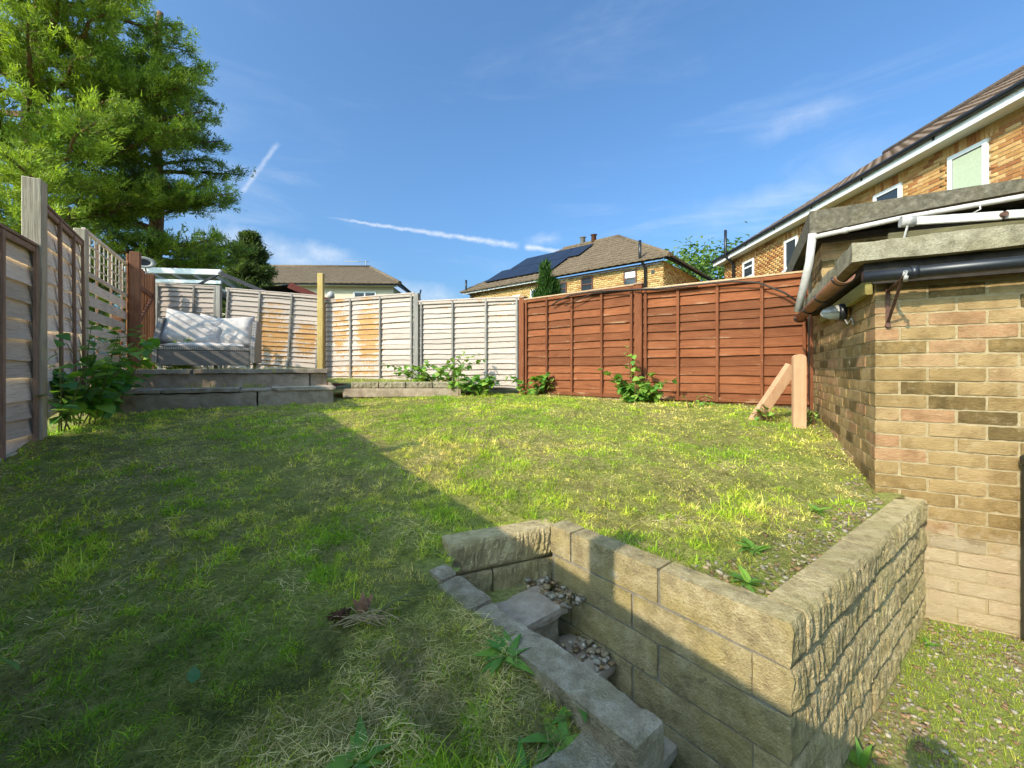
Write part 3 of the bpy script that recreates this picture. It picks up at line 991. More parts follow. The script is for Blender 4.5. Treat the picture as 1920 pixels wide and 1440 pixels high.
# upper part set back behind it
ub = thing('tall_outbuilding', 'taller flat-roofed brick outbuilding with dark concrete slab edge, set back', 'outbuilding', OB + Vector((0.4955, 0.8686, 0)) * 1.92, OB_ANG)
wf = box('front_wall', (2.3, 0.09, 0.72), (0.007, 0.0075, 0.56), M['mortar'], ub, 0)
ws = box('side_wall', (0.09, 2.3, 1.95), (0.0075, 0.1, -0.7), M['mortar'], ub, 0)
lay_bricks(wf, 'x', 0.0, 2.25, 0.5325, 9, par0=1)
lay_bricks(ws, 'y', 0.0, 0.75, -0.7425, 26, par0=1)
V = []; F = []
prof_ = [(-0.125, 1.25), (0.2, 1.285), (0.55, 1.325), (1.2, 1.365), (3.2, 1.385)]
for (x_, zb_) in prof_:
    V += [(x_, -0.30, zb_), (x_, -0.30, 1.462), (x_, -0.18, zb_ + 0.01), (x_, 2.8, 1.462), (x_, 2.8, zb_ + 0.01)]
for k in range(4):
    i = k * 5
    F += [(i, i + 5, i + 6, i + 1), (i + 1, i + 6, i + 8, i + 3), (i + 2, i + 7, i + 5, i), (i + 4, i + 9, i + 7, i + 2)]
F += [(0, 1, 3, 4, 2), (20, 22, 24, 23, 21), (3, 8, 9, 4), (8, 13, 14, 9), (13, 18, 19, 14), (18, 23, 24, 19)]
poly('roof_slab', V, F, M['concrete_dark'], ub)
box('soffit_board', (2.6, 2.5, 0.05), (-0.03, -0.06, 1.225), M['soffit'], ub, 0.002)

# white gutter pipe and down pipe on the taller part
wp = thing('white_waste_pipe', 'long white plastic pipe under the upper slab with slanting downpipe', 'pipe', (0, 0, 0))
ex = Vector((0.8686, -0.4955, 0)); ey = Vector((0.4955, 0.8686, 0))


def obp(x, y, z):
    return OB + ex * x + ey * y + Vector((0, 0, z))


g0 = obp(-0.10, 1.64, 1.222)
tube('pipe', [g0, obp(0.5, 1.64, 1.288), obp(1.25, 1.64, 1.330), obp(2.6, 1.64, 1.38)], 0.022, M['white_plastic'], wp, 12)
tube('pipe_collar', [obp(0.12, 1.64, 1.246), obp(0.155, 1.64, 1.250)], 0.027, M['white_plastic'], wp, 12)
tube('downpipe', [obp(-0.10, 1.64, 1.26), obp(-0.12, 1.70, 1.0), obp(-0.20, 1.80, 0.56)], 0.034, M['white_plastic'], wp, 14)
tube('pipe_clip', [obp(0.98, 1.64, 1.33), obp(0.98, 1.62, 1.27), obp(0.94, 1.66, 1.25)], 0.006, M['white_plastic'], wp, 6)

# white folding arm lying on the lower slab
arm = thing('folding_metal_arm', 'white metal folding arm with round pivot resting above lower slab', 'arm', (0, 0, 0))
beam('bar', (2.90, 2.99, 1.075), (3.285, 2.75, 1.028), 0.022, 0.058, M['white_metal'], arm, 0.004)
beam('bar', (3.29, 2.742, 1.030), (3.60, 2.55, 0.99), 0.02, 0.055, M['white_metal'], arm, 0.004)
tube('pivot', [(2.845, 3.01, 1.078), (2.915, 2.975, 1.072)], 0.040, M['galv'], arm, 14)
tube('bolt', [(3.27, 2.72, 1.03), (3.29, 2.775, 1.03)], 0.018, M['rust_metal'], arm, 10)
beam('stay', (2.87, 2.98, 1.04), (2.80, 3.0, 0.74), 0.012, 0.01, M['galv'], arm, 0.002)
beam('strut', (2.80, 3.06, 0.985), (3.55, 2.62, 0.955), 0.03, 0.05, M['dark_board'], arm, 0.004)
# bulkhead lamp under the side eaves
lm = thing('bulkhead_lamp', 'round glass bulkhead lamp under the outbuilding eaves', 'lamp', obp(-0.07, 0.62, 0.40), OB_ANG)
V = []; F = []
for i in range(7):
    th = (math.pi / 2) * i / 6
    for k in range(14):
        an = 2 * math.pi * k / 14
        V.append((-0.095 * math.sin(th) - 0.0, 0.058 * math.cos(th) * math.cos(an), 0.05 * math.cos(th) * math.sin(an)))
for i in range(6):
    for k in range(14):
        F.append((i * 14 + k, i * 14 + (k + 1) % 14, (i + 1) * 14 + (k + 1) % 14, (i + 1) * 14 + k))
poly('glass_dome', V, F, M['glass_dome'], lm, True)
tube('base', [(0.045, 0, 0), (0.0, 0, 0)], 0.062, M['black_plastic'], lm, 14)
for an in (0, 1.05, 2.09):
    pts = [(-0.1 * math.sin(th), 0.062 * math.cos(th) * math.cos(an), 0.054 * math.cos(th) * math.sin(an)) for th in np.linspace(-0.0, math.pi, 9)]
    tube('cage_wire', pts, 0.003, M['galv'], lm, 5)
tube('flex', [(0.03, 0.0, -0.03), (0.045, -0.06, -0.09), (0.06, -0.10, -0.05), (0.065, -0.12, -0.1)], 0.006, M['galv'], lm, 6)

# hanging basket bracket on the front wall
bk = thing('wall_bracket', 'rusty triangular hanging bracket screwed to the brick front wall', 'bracket', obp(0.055, 0, 0), OB_ANG)
beam('back_bar', (0, -0.008, 0.235), (0, -0.008, 0.49), 0.018, 0.008, M['rust_metal'], bk, 0.001)
beam('top_bar', (0, -0.012, 0.435), (0.0, -0.29, 0.465), 0.016, 0.008, M['rust_metal'], bk, 0.001)
beam('brace', (0, -0.012, 0.265), (0.0, -0.25, 0.455), 0.014, 0.008, M['rust_metal'], bk, 0.001)
tube('hook', [(0, -0.28, 0.465), (0, -0.305, 0.485), (0, -0.315, 0.46), (0, -0.295, 0.44)], 0.009, M['galv'], bk, 8)
tube('screw', [(0, -0.02, 0.245), (0, 0.01, 0.245)], 0.012, M['rust_metal'], bk, 8)

# bin at the right-hand edge
bn = thing('wheelie_bin', 'dark plastic wheelie bin at the right edge by brick wall', 'bin', obp(0.550, -0.475, -1.375), OB_ANG)
V = [(0.0, 0.03, 0.04), (0.45, 0.03, 0.04), (0.45, 0.44, 0.04), (0.0, 0.44, 0.04), (0.0, 0.0, 0.90), (0.48, 0.0, 0.90), (0.48, 0.44, 0.90), (0.0, 0.44, 0.90)]
poly('body', V, [(3, 2, 1, 0), (0, 1, 5, 4), (1, 2, 6, 5), (2, 3, 7, 6), (3, 0, 4, 7), (4, 5, 6, 7)], M['bin'], bn)
box('lid', (0.50, 0.46, 0.055), (-0.01, -0.015, 0.902), M['bin'], bn, 0.015)
for xx in (0.03, 0.41):
    tube('wheel', [(xx, 0.38, 0.09), (xx + 0.04, 0.38, 0.09)], 0.085, M['black_plastic'], bn, 16)

# ================================================================== fences
def board_variant(seed, seg=9, wav=0.10, mat=None, tilt=0.012, th=0.008):
    """unit board: x 0..1, z 0..1, wavy waney lower edge, top leaning back"""
    rr = random.Random(seed)
    ph = [rr.uniform(0, 6.28) for _ in range(4)]
    V = []
    for i in range(seg + 1):
        x = i / seg
        w = wav * (0.55 * math.sin(4.2 * x + ph[0]) + 0.35 * math.sin(11 * x + ph[1]) + 0.15 * math.sin(23 * x + ph[2]))
        bow = 0.0035 * math.sin(3 * x + ph[3])
        zb = w
        yb = -0.016 + bow
        V += [(x, yb, zb), (x, tilt + bow * .5, 1.0), (x, tilt + th * 0.6, 1.0), (x, yb + th, zb)]
    F = []
    for i in range(seg):
        a = i * 4; c = a + 4
        F += [(a, c, c + 1, a + 1), (a + 3, a + 2, c + 2, c + 3), (a, a + 3, c + 3, c), (a + 1, c + 1, c + 2, a + 2)]
    F += [(0, 1, 2, 3), (seg * 4 + 3, seg * 4 + 2, seg * 4 + 1, seg * 4)]
    m = mesh_of('board', V, F)
    if mat: m.materials.append(mat)
    return m


BV = {}
for nm, wav in (('white_board', 0.11), ('red_board', 0.065), ('grey_board', 0.07)):
    BV[nm] = [board_variant(1000 + 17 * k + len(nm) * 91, 10, wav, M[nm]) for k in range(7)]


def overlap_panel(label, A, B, zb, zt, nb, boards, batten, fr, cap, group, slope=0.0, dark_gap=None, bw=0.034, cap_w=0.05):
    A = Vector(A); B = Vector(B)
    d = B - A; L = d.length
    pn = thing('lap_fence', label, 'fence panel', (A.x, A.y, 0), math.atan2(d.y, d.x), group)
    pn.rotation_euler = (0, -slope, math.atan2(d.y, d.x))
    H = zt - zb; pitch = H / nb
    for k in range(nb):
        o = link('board', random.choice(BV[boards]), None, pn, (0.01, 0.0, zb + k * pitch - 0.006 + random.uniform(-.007, .007)),
                 (random.uniform(-.035, .035), random.uniform(-.006, .006), random.uniform(-.003, .003)), (L - 0.02, 1, pitch * 1.22))
    for f in fr:
        x = f * L
        beam('batten', (x, -0.032, zb - 0.005), (x, -0.032, zt + 0.005), bw, 0.024, M[batten], pn, 0.003)
    box('top_rail', (L, 0.02, 0.042), (0, -0.036, zt - 0.035), M[boards if boards != 'grey_board' else 'grey_batten'], pn, 0.003)
    box('bottom_rail', (L, 0.02, 0.05), (0, -0.036, zb), M[boards], pn, 0.003)
    if cap:
        box('cap', (L + 0.01, cap_w, 0.022), (-0.005, -0.042, zt + 0.012), M[cap], pn, 0.003)
    return pn


def post(label, xy, zb, zt, w, mat, rz=0.0, group=None, capm=None, name='fence_post'):
    o = thing(name, label, 'post', (xy[0], xy[1], 0), rz, group)
    box('shaft', (w, w, zt - zb), (-w / 2, -w / 2, zb), M[mat], o, 0.006, jitter=0.0015)
    if capm:
        V = []
        w2 = w / 2 + 0.012
        V = [(-w2, -w2, zt + 0.002), (w2, -w2, zt + 0.002), (w2, w2, zt + 0.002), (-w2, w2, zt + 0.002), (-w2, -w2, zt + 0.018), (w2, -w2, zt + 0.018), (w2, w2, zt + 0.018), (-w2, w2, zt + 0.018), (0, 0, zt + 0.045)]
        poly('post_cap', V, [(3, 2, 1, 0), (0, 1, 5, 4), (1, 2, 6, 5), (2, 3, 7, 6), (3, 0, 4, 7), (4, 5, 8), (5, 6, 8), (6, 7, 8), (7, 4, 8)], M[capm], o)
    return o


GW = 'whitewashed fence panels along the back'
GR = 'red-brown fence panels along the back'
GL = 'grey wooden fence panels along the left side'
# back fence, left to right
W0 = Vector((-6.70, 7.70)); W1 = Vector((-5.64, 7.90)); W2 = Vector((-3.81, 8.20)); W3 = Vector((-1.71, 7.40)); W4 = Vector((0.18, 6.90))
R1 = Vector((1.74, 5.62)); R2 = Vector((3.34, 4.53))


def seg(A, B, ga=0.05, gb=0.05):
    d = (B - A).normalized()
    return A + d * ga, B - d * gb


a, b_ = seg(W0, W1, 0.0, 0.05)
overlap_panel('narrow whitewashed panel behind the sofa, crossed by gate shadows', a, b_, -0.15, 1.585, 18, 'white_board', 'white_batten', (0.03, 0.62, 0.97), 'white_board', GW, -0.02)
a, b_ = seg(W1, W2)
overlap_panel('whitewashed panel right of the sofa with two orange worn patches', a, b_, -0.05, 1.535, 17, 'white_board', 'white_batten', (0.025, 0.345, 0.675, 0.975), 'white_board', GW, -0.058)
a, b_ = seg(W2, W3)
overlap_panel('whitewashed panel most heavily stained orange, right of the yellow post', a, b_, -0.22, 1.345, 16, 'white_board', 'white_batten', (0.025, 0.33, 0.655, 0.975), 'white_board', GW, 0.0)
a, b_ = seg(W3, W4)
overlap_panel('whitewashed panel next to the red-brown fence, brambles at its foot', a, b_, -0.36, 1.19, 17, 'white_board', 'white_batten', (0.025, 0.35, 0.68, 0.975), 'white_board', GW)
a, b_ = seg(W4, R1)
overlap_panel('red-brown panel joining the white fence, cable along its top', a, b_, -0.40, 1.135, 13, 'red_board', 'red_trim', (0.025, 0.24, 0.48, 0.74, 0.975), 'cap_wood', GR)
a, b_ = seg(R1, R2)
overlap_panel('red-brown panel beside the brick outbuilding, stake leaning before it', a, b_, -0.40, 1.06, 13, 'red_board', 'red_trim', (0.025, 0.25, 0.50, 0.755, 0.975), 'cap_wood', GR)
box('gravel_board', (1.85, 0.03, 0.09), (0, 0, 0), M['dark_board'], None, 0.004, loc=(R1.x + 0.03, R1.y - 0.02, -0.50), rot=(0, 0, math.atan2(R2.y - R1.y, R2.x - R1.x)))
tag(bpy.data.objects['gravel_board'], 'dark mossy board under the right-hand red-brown panel', 'board')
o = box('gravel_board', (1.9, 0.03, 0.09), (0, 0, 0), M['cap_wood'], None, 0.004, loc=(W4.x + 0.03, W4.y - 0.02, -0.47), rot=(0, 0, math.atan2(R1.y - W4.y, R1.x - W4.x)))
tag(o, 'pale board under the red-brown panel next to the white fence', 'board')

post('grey post between the sofa-side white panels', W1, -0.4, 1.60, 0.085, 'white_batten', R(10), 'back fence posts')
post('grey post between the two white panels right of the yellow post', W3, -0.5, 1.36, 0.095, 'white_batten', R(-18), 'back fence posts')
post('grey post behind the yellow post at the fence bend', W2, -0.4, 1.40, 0.08, 'white_batten', R(5), 'back fence posts')
post('fresh yellow timber post standing taller than the white fence', (-3.72, 8.0), -0.1, 1.86, 0.105, 'fresh_post', R(4))
post('red-brown capped post where white and red fences meet', W4, -0.55, 1.19, 0.10, 'red_trim', R(-36), 'back fence posts', 'cap_wood')
post('red-brown capped post between the two red-brown panels', R1, -0.6, 1.15, 0.10, 'red_trim', R(-35), 'back fence posts', 'cap_wood')
post('red-brown post tight against the brick outbuilding wall', R2, -0.6, 0.70, 0.09, 'red_trim', R(-32), 'back fence posts')

# cable slung along the red fence
pts = []
for (x, y, z) in [(0.62, 6.50, 1.00), (0.72, 6.42, 1.06), (0.88, 6.27, 1.115), (1.15, 6.05, 1.125), (1.45, 5.80, 1.10), (1.72, 5.55, 1.07), (1.9, 5.45, 1.055), (2.3, 5.18, 1.055), (2.62, 4.95, 1.045), (2.85, 4.80, 1.0), (3.05, 4.66, 0.86), (3.16, 4.58, 0.74)]:
    pts.append((x, y - 0.05, z))
tag(tube('cable', pts, 0.011, M['cable'], None, 7), 'black cable slung along the top of the red-brown fence', 'cable')
pts2 = [(p_[0] + 0.02, p_[1], p_[2] - 0.02 - 0.01 * math.sin(i)) for i, p_ in enumerate(pts)]
tag(tube('cable', [(0.80, 6.25, 0.96)] + pts2[3:8], 0.008, M['cable'], None, 6), 'thin loose cable end drooping below the black cable', 'cable')

# left fence
P1 = Vector((-3.60, 3.10)); P2 = Vector((-4.72, 4.50)); P3 = Vector((-5.72, 6.10)); P4 = Vector((-6.62, 7.55))
DL = Vector((0.53, -0.85)).normalized()
near = [P1 + DL * (1.955 * k) for k in range(5)]
lab = ['weathered grey panel at the left edge, lower than its neighbour', 'weathered grey panel beside the camera, left of the shaded lawn',
       'weathered grey panel behind the camera on the left', 'weathered grey panel farthest behind the camera']
for k in range(4):
    a, b_ = seg(near[k + 1], near[k], 0.05, 0.05)
    zt_ = [0.895, 0.86, 0.855, 0.855][k]
    overlap_panel(lab[k], a, b_, -0.62 - 0.08 * k, zt_, 11, 'grey_board', 'grey_batten', (0.02, 0.34, 0.72, 0.98), 'grey_batten', GL, 0.0, bw=0.04, cap_w=0.045)
a, b_ = seg(P1, P2)
overlap_panel('weathered grey panel between the two tall left posts, above the bush', a, b_, -0.40, 1.26, 12, 'grey_board', 'grey_batten', (0.02, 0.36, 0.70, 0.98), 'grey_batten', GL, 0.055, bw=0.04, cap_w=0.045)
LA = math.atan2(-DL.y, -DL.x)
post('tall pale post on the left, rising above both neighbouring panels', P1 + Vector((0.02, -0.02)), -0.65, 1.42, 0.105, 'grey_post', LA, 'left fence posts')
post('second tall pale post on the left, beside the trellis', P2, -0.6, 1.53, 0.10, 'grey_post', LA, 'left fence posts')
for k, lb in ((1, 'pale post of the left fence beside the camera'), (2, 'pale post of the left fence just behind the camera'), (3, 'pale post of the left fence well behind the camera')):
    post(lb, near[k], -1.0, [0, 1.14, 1.22, 1.2][k], 0.11, 'grey_post', LA, 'left fence posts')
# unseen base added under the fence so no sunlight leaks onto the yard
o = box('fence_light_block', (6.2, 0.12, 0.9), (0, 0, 0), M['concrete'], None, 0.005, loc=(near[1].x + 0.03, near[1].y, -1.5), rot=(0, 0, math.atan2(DL.y, DL.x)))
tag(o, 'added concrete base keeping light out below the left fence beside the yard', 'footing')

# trellis panel
d = P3 - P2; L = d.length - 0.12
tp = thing('trellis_panel', 'grey slatted fence panel with square lattice trellis on top', 'trellis panel', (P2.x + d.normalized().x * 0.06, P2.y + d.normalized().y * 0.06, 0), math.atan2(d.y, d.x))
z0, z1, z2 = -0.10, 1.06, 1.53
for k in range(7):
    box('slat', (L, 0.014, 0.115), (0, -0.012 if k % 2 else 0.0, z0 + k * 0.165), M['grey_board'], tp, 0.003, jitter=0.001)
for f in (0.0, 0.33, 0.66, 0.96):
    box('upright', (0.036, 0.024, z2 - z0), (f * L, 0.018, z0), M['grey_batten'], tp, 0.003)
box('mid_rail', (L, 0.03, 0.045), (0, -0.02, z1), M['grey_board'], tp, 0.003)
box('top_rail', (L, 0.035, 0.04), (0, -0.02, z2), M['grey_board'], tp, 0.003)
for k in range(11):
    box('lattice_bar', (0.018, 0.012, z2 - z1 - 0.045), (0.02 + k * (L - 0.05) / 10, -0.012, z1 + 0.045), M['grey_board'], tp, 0.002)
for k in range(3):
    box('lattice_bar', (L, 0.010, 0.018), (0, -0.0, z1 + 0.13 + k * 0.11), M['grey_board'], tp, 0.002)

# picket gate, brown
d = P4 - P3; L = d.length; ga = math.atan2(d.y, d.x)
gt = thing('picket_gate', 'brown stained picket gate in the back left corner', 'gate', (P3.x, P3.y, 0), ga)
for k in range(13):
    x = 0.10 + k * (L - 0.16) / 13
    hh = 1.74 + 0.02 * math.sin(k * 1.7) - (0.0 if k < 3 else 0.05)
    box('picket', (0.075, 0.018, hh + 0.10), (x, 0.012, -0.10), M['gate_wood'], gt, 0.003, jitter=0.0015)
for zz in (0.42, 1.30):
    box('rail', (L - 0.1, 0.035, 0.08), (0.06, -0.026, zz), M['gate_post'], gt, 0.004)
beam('brace', (0.12, -0.028, 0.50), (L - 0.1, -0.028, 1.30), 0.03, 0.07, M['gate_post'], gt, 0.003)
o = post('tall brown gate post next to the trellis', P3 + Vector((0.10, 0.03)), -0.2, 1.74, 0.115, 'gate_post', ga, 'gate posts', None, 'gate_post')
o = post('brown gate post against the white corner panel', P4 + Vector((0.02, -0.02)), -0.2, 1.74, 0.085, 'gate_post', ga, 'gate posts', None, 'gate_post')
o = post('short dark stump post beside the tall gate post', P3 + Vector((0.0, -0.14)), -0.25, 0.78, 0.09, 'gate_post', ga, None, None, 'stump_post')
# pale pickets standing before the gate post
for k, (dx, dy) in enumerate(((-0.02, -0.10), (0.03, -0.03))):
    box('picket', (0.05, 0.018, 1.7), (-0.06 + 0.09 * k, -0.03, -0.1), M['gate_wood'], gt, 0.003)
dish = thing('satellite_dish', 'pale oval dish with dark centre above the picket gate', 'dish', (-7.35, 8.2, 2.13), R(38))
V = []; F = []
n = 22
for i, (rr_, yy) in enumerate([(1.0, 0.0), (0.98, -0.02), (0.62, -0.008), (0.56, 0.0), (0.0, 0.012)]):
    for k in range(n):
        an = 2 * math.pi * k / n
        V.append((0.19 * rr_ * math.cos(an), yy, 0.115 * rr_ * math.sin(an)))
for i in range(4):
    for k in range(n):
        F.append((i * n + k, i * n + (k + 1) % n, (i + 1) * n + (k + 1) % n, (i + 1) * n + k))
o = poly('rim', V[:n * 4], [f for f in F if max(f) < n * 4], M['white_metal'], dish, True)
o = poly('centre', V[n * 3:], [tuple(i - n * 3 for i in f) for f in F if min(f) >= n * 3], M['felt'], dish, True)
tube('arm', [(0.0, 0.03, -0.02), (0.05, 0.12, -0.35), (0.05, 0.12, -1.9)], 0.02, M['galv'], dish, 8)

# ================================================================== terrace with two steps
A_ = Vector((-4.41, 4.41)); B_ = Vector((-2.42, 5.57)); TD = (B_ - A_).normalized(); TN = Vector((-TD.y, TD.x))
TA = math.atan2(TD.y, TD.x)
TLn = (B_ - A_).length


def tpt(x, y, z):
    p = A_ + TD * x + TN * y
    return Vector((p.x, p.y, z))


ls = thing('terrace_step', 'low stone step wall along the foot of the sofa terrace', 'step', tpt(0, 0, 0), TA)
for x0, x1, h in ((-0.25, 1.42, -0.285), (1.43, 2.30, -0.272)):
    rbox('stone', (x1 - x0, 0.25, 0.40), (x0, 0.0, h - 0.40), M['terrace_stone'], ls, 0.015, 0.010, 0.06)
for x0, x1 in ((-0.25, 0.5), (0.505, 1.24), (1.58, 2.33)):
    rbox('coping', (x1 - x0, 0.46, 0.045), (x0, -0.02, -0.278), M['slab'], ls, 0.010, 0.008, 0.045)
box('coping', (0.33, 0.44, 0.03), (1.245, 0.0, -0.283), M['slab'], ls, 0.006, jitter=0.006)
us = thing('terrace_wall', 'upper terrace wall with concrete coping slabs below the sofa', 'wall', tpt(0, 0, 0), TA)
rbox('stone', (2.36, 0.18, 0.40), (-0.32, 0.44, -0.46), M['terrace_stone'], us, 0.012, 0.008, 0.06)
box('stone', (0.22, 1.5, 0.40), (2.05, 0.46, -0.46), M['terrace_stone'], us, 0.01, jitter=0.004)
for k, (x0, x1) in enumerate(((-0.40, 0.70), (0.73, 1.60), (1.61, 2.31))):
    rbox('coping', (x1 - x0, 0.30, 0.058), (x0, 0.40, -0.062 + 0.004 * k), M['slab'], us, 0.010, 0.007, 0.045)
V = [tpt(-1.4, 0.55, -0.05), tpt(2.2, 0.55, -0.05), tpt(2.2, 3.7, -0.05), tpt(-1.4, 3.7, -0.05)]
tag(poly('terrace', V, [(0, 1, 2, 3)], M['lawn_soil']), 'soil of the raised terrace', None, None, 'structure')
# planting bed edged with stone blocks, right of the terrace
be = thing('bed_edging', 'low rough stone edging of the bed below the stained white panel', 'edging', (0, 0, 0))
E1 = Vector((-2.42, 6.12)); E2 = Vector((-0.80, 6.32)); ed = (E2 - E1); ea = math.atan2(ed.y, ed.x)
xx = 0.0
for k in range(4):
    mm = split_mesh(0.385, 0.12, 0.095, 200 + k * 5, 0.016, 20, 6)
    link('block', mm, M['grey_block'], be, place_local(E1, ea, xx + 0.02, 0.02, -0.292), (0, 0, ea)); xx += 0.40
box('base', (1.75, 0.14, 0.13), (-0.1, 0.0, 0), M['terrace_stone'], be, 0.008, loc=(E1.x, E1.y, -0.425), rot=(0, 0, ea), jitter=0.004)
V = [(-2.6, 6.18, -0.22), (-0.75, 6.38, -0.235), (0.1, 6.85, -0.30), (-1.7, 7.38, -0.2), (-3.4, 8.05, -0.17), (-3.2, 6.7, -0.18)]
tag(poly('planting_bed', V, [tuple(range(6))], M['lawn_soil']), 'bare soil of the planting bed', None, None, 'structure')

# ================================================================== rattan sofa and cushions
so = thing('rattan_sofa', 'grey woven rattan two-seat sofa standing on the terrace', 'sofa', tpt(0.26, 1.10, -0.05), TA + R(-6))
SW = 1.06
box('front_panel', (SW - 0.02, 0.03, 0.20), (0.01, -0.025, 0.10), M['rattan'], so, 0.008)
box('seat', (SW, 0.62, 0.06), (0, -0.03, 0.302), M['rattan'], so, 0.012)
box('back_panel', (SW, 0.06, 0.52), (0, 0.60, 0.26), M['rattan'], so, 0.015)
for x in (-0.055, SW - 0.005):
    # sides slope down from the back to the front
    V = [(x, -0.03, 0.14), (x + 0.06, -0.03, 0.14), (x + 0.06, 0.66, 0.14), (x, 0.66, 0.14), (x, -0.03, 0.42), (x + 0.06, -0.03, 0.42), (x + 0.06, 0.66, 0.79), (x, 0.66, 0.79)]
    V[4] = (x, -0.03, 0.36); V[5] = (x + 0.06, -0.03, 0.36)
    V += [(x, 0.2, 0.76), (x + 0.06, 0.2, 0.76)]
    poly('side_panel', V, [(3, 2, 1, 0), (0, 1, 5, 4), (4, 5, 9, 8), (8, 9, 6, 7), (2, 3, 7, 6), (0, 4, 8, 7, 3), (1, 2, 6, 9, 5)], M['rattan'], so)
for x in (0.0, 0.50, SW - 0.05):
    for y in (-0.01, 0.58):
        box('leg', (0.045, 0.045, 0.15), (x, y, 0.0), M['galv'], so, 0.004)


def pillow(name, label, w, h, t_, loc, rot, group, parent=None, seed=0):
    n = 17
    V = []; F = []
    rr = random.Random(seed)
    for s in (1, -1):
        for j in range(n):
            for i in range(n):
                u = -1 + 2 * i / (n - 1); v = -1 + 2 * j / (n - 1)
                pin = 1 - 0.10 * (1 - u * u) * abs(v) ** 3
                pin2 = 1 - 0.10 * (1 - v * v) * abs(u) ** 3
                th = (max(0, (1 - u ** 4) * (1 - v ** 4))) ** 0.6
                wr = 0.05 * mnoise.noise(Vector((u * 2.2 + seed, v * 2.2, s * 3)))
                wr2 = 0.028 * mnoise.noise(Vector((u * 6 + seed, v * 4, s * 5)))
                V.append((u * w / 2 * pin2, s * (t_ / 2 * th * (1 + wr * 4) + th * wr2), v * h / 2 * pin))
    for s in (0, 1):
        o_ = s * n * n
        for j in range(n - 1):
            for i in range(n - 1):
                k = o_ + j * n + i
                f = (k, k + 1, k + n + 1, k + n)
                F.append(f if s == 1 else tuple(reversed(f)))
    m = mesh_of(name, V, F)
    bm = bmesh.new(); bm.from_mesh(m); bmesh.ops.remove_doubles(bm, verts=bm.verts, dist=0.0005)
    bmesh.ops.recalc_face_normals(bm, faces=bm.faces); bm.to_mesh(m); bm.free()
    o = link(name, m, M['cushion_cloth'], None, smooth=True)
    o.location = loc; o.rotation_euler = rot
    tag(o, label, 'cushion', group)
    return o


def sopt(x, y, z):
    an = TA + R(-6); o = so.location
    return (o.x + x * math.cos(an) - y * math.sin(an), o.y + x * math.sin(an) + y * math.cos(an), o.z + z)


GC = 'pale cushions on the sofa'
sa = TA + R(-6)
pillow('cushion', 'large pale cushion leaning at the left end of the sofa', 0.80, 0.56, 0.20, sopt(0.34, 0.26, 0.60), (R(-24), R(10), sa), GC, seed=3)
pillow('cushion', 'pale cushion in the middle of the sofa, half hidden', 0.60, 0.52, 0.18, sopt(0.60, 0.40, 0.58), (R(-20), R(12), sa), GC, seed=8)
pillow('cushion', 'pale cushion leaning at the right end of the sofa', 0.60, 0.52, 0.19, sopt(0.78, 0.30, 0.59), (R(-22), R(-4), sa + R(-4)), GC, seed=13)
pillow('seat_cushion', 'flat pale seat cushion on the sofa base', 1.0, 0.52, 0.09, sopt(0.53, 0.22, 0.375), (R(-90), 0, sa), GC, seed=21)

# ================================================================== stakes by the outbuilding
sk = thing('timber_stake', 'pale round-topped timber stake standing by the brick outbuilding', 'stake', (2.585, 3.70, 0), R(-22))
w = 0.098; V = []; F = []
prof = [(-w / 2, -0.62), (w / 2, -0.62), (w / 2, 0.095)]
prof += [(w / 2 * math.cos(a), 0.10 + 0.034 * math.sin(a)) for a in np.linspace(0.1, math.pi - 0.1, 9)] + [(-w / 2, 0.095)]
np_ = len(prof)
for y in (-0.035, 0.035): V += [(x, y, z) for x, z in prof]
F = [tuple(range(np_)), tuple(reversed(range(np_, 2 * np_)))] + [((k + 1) % np_, k, np_ + k, np_ + (k + 1) % np_) for k in range(np_)]
poly('shaft', V, F, M['stake'], sk)
o = beam('leaning_stake', (2.32, 4.05, -0.62), (2.66, 3.90, 0.03), 0.10, 0.07, M['stake'], None, 0.004, up=Vector((0, 1, 0)))
tag(o, 'pale timber propped diagonally behind the round-topped stake', 'stake')

# ================================================================== houses behind
def quad_bricks(L, H, z0, opens, bl=0.215, ch=0.075):
    out = []
    r = 0
    z = z0
    while z < z0 + H - 0.02:
        x = 0.0 if r % 2 == 0 else -0.1125
        while x < L:
            a = max(x, 0.0); b2 = min(x + bl, L)
            segs = [(a, b2)]
            for (o0, o1, oz0, oz1) in opens:
                if z + 0.065 > oz0 and z < oz1:
                    ns = []
                    for (s0, s1) in segs:
                        if s1 <= o0 or s0 >= o1: ns.append((s0, s1)); continue
                        if s0 < o0 - 0.02: ns.append((s0, o0))
                        if s1 > o1 + 0.02: ns.append((o1, s1))
                    segs = ns
            for s in segs:
                if s[1] - s[0] > 0.03: out.append((s[0], s[1], z))
            x += bl + 0.010
        z += ch; r += 1
    return out


def bricks_np(lst, d=0.008, seed=1):
    """joined mesh of brick faces standing proud of the wall (front faces -y)"""
    g = np.random.default_rng(seed)
    A = np.array(lst)
    n = len(A)
    x0, x1, z = A[:, 0], A[:, 1], A[:, 2]
    V = np.zeros((n, 8, 3)); y = -d + g.uniform(-.002, .002, n)
    for k, (xx, zz) in enumerate(((x0, z), (x1, z), (x1, z + 0.065), (x0, z + 0.065))):
        V[:, k] = np.stack([xx, y, zz], 1)
        V[:, k + 4] = np.stack([xx, np.full(n, 0.01), zz], 1)
    b = np.arange(n)[:, None] * 8
    F = np.concatenate([b + np.array(f) for f in ((0, 1, 2, 3), (1, 5, 6, 2), (4, 0, 3, 7), (3, 2, 6, 7), (0, 4, 5, 1))])
    cr = g.random(n)
    ccol = np.repeat(np.stack([cr, cr, cr], 1), 8, axis=0)
    return np_mesh('brick', V.reshape(-1, 3), F, ccol)


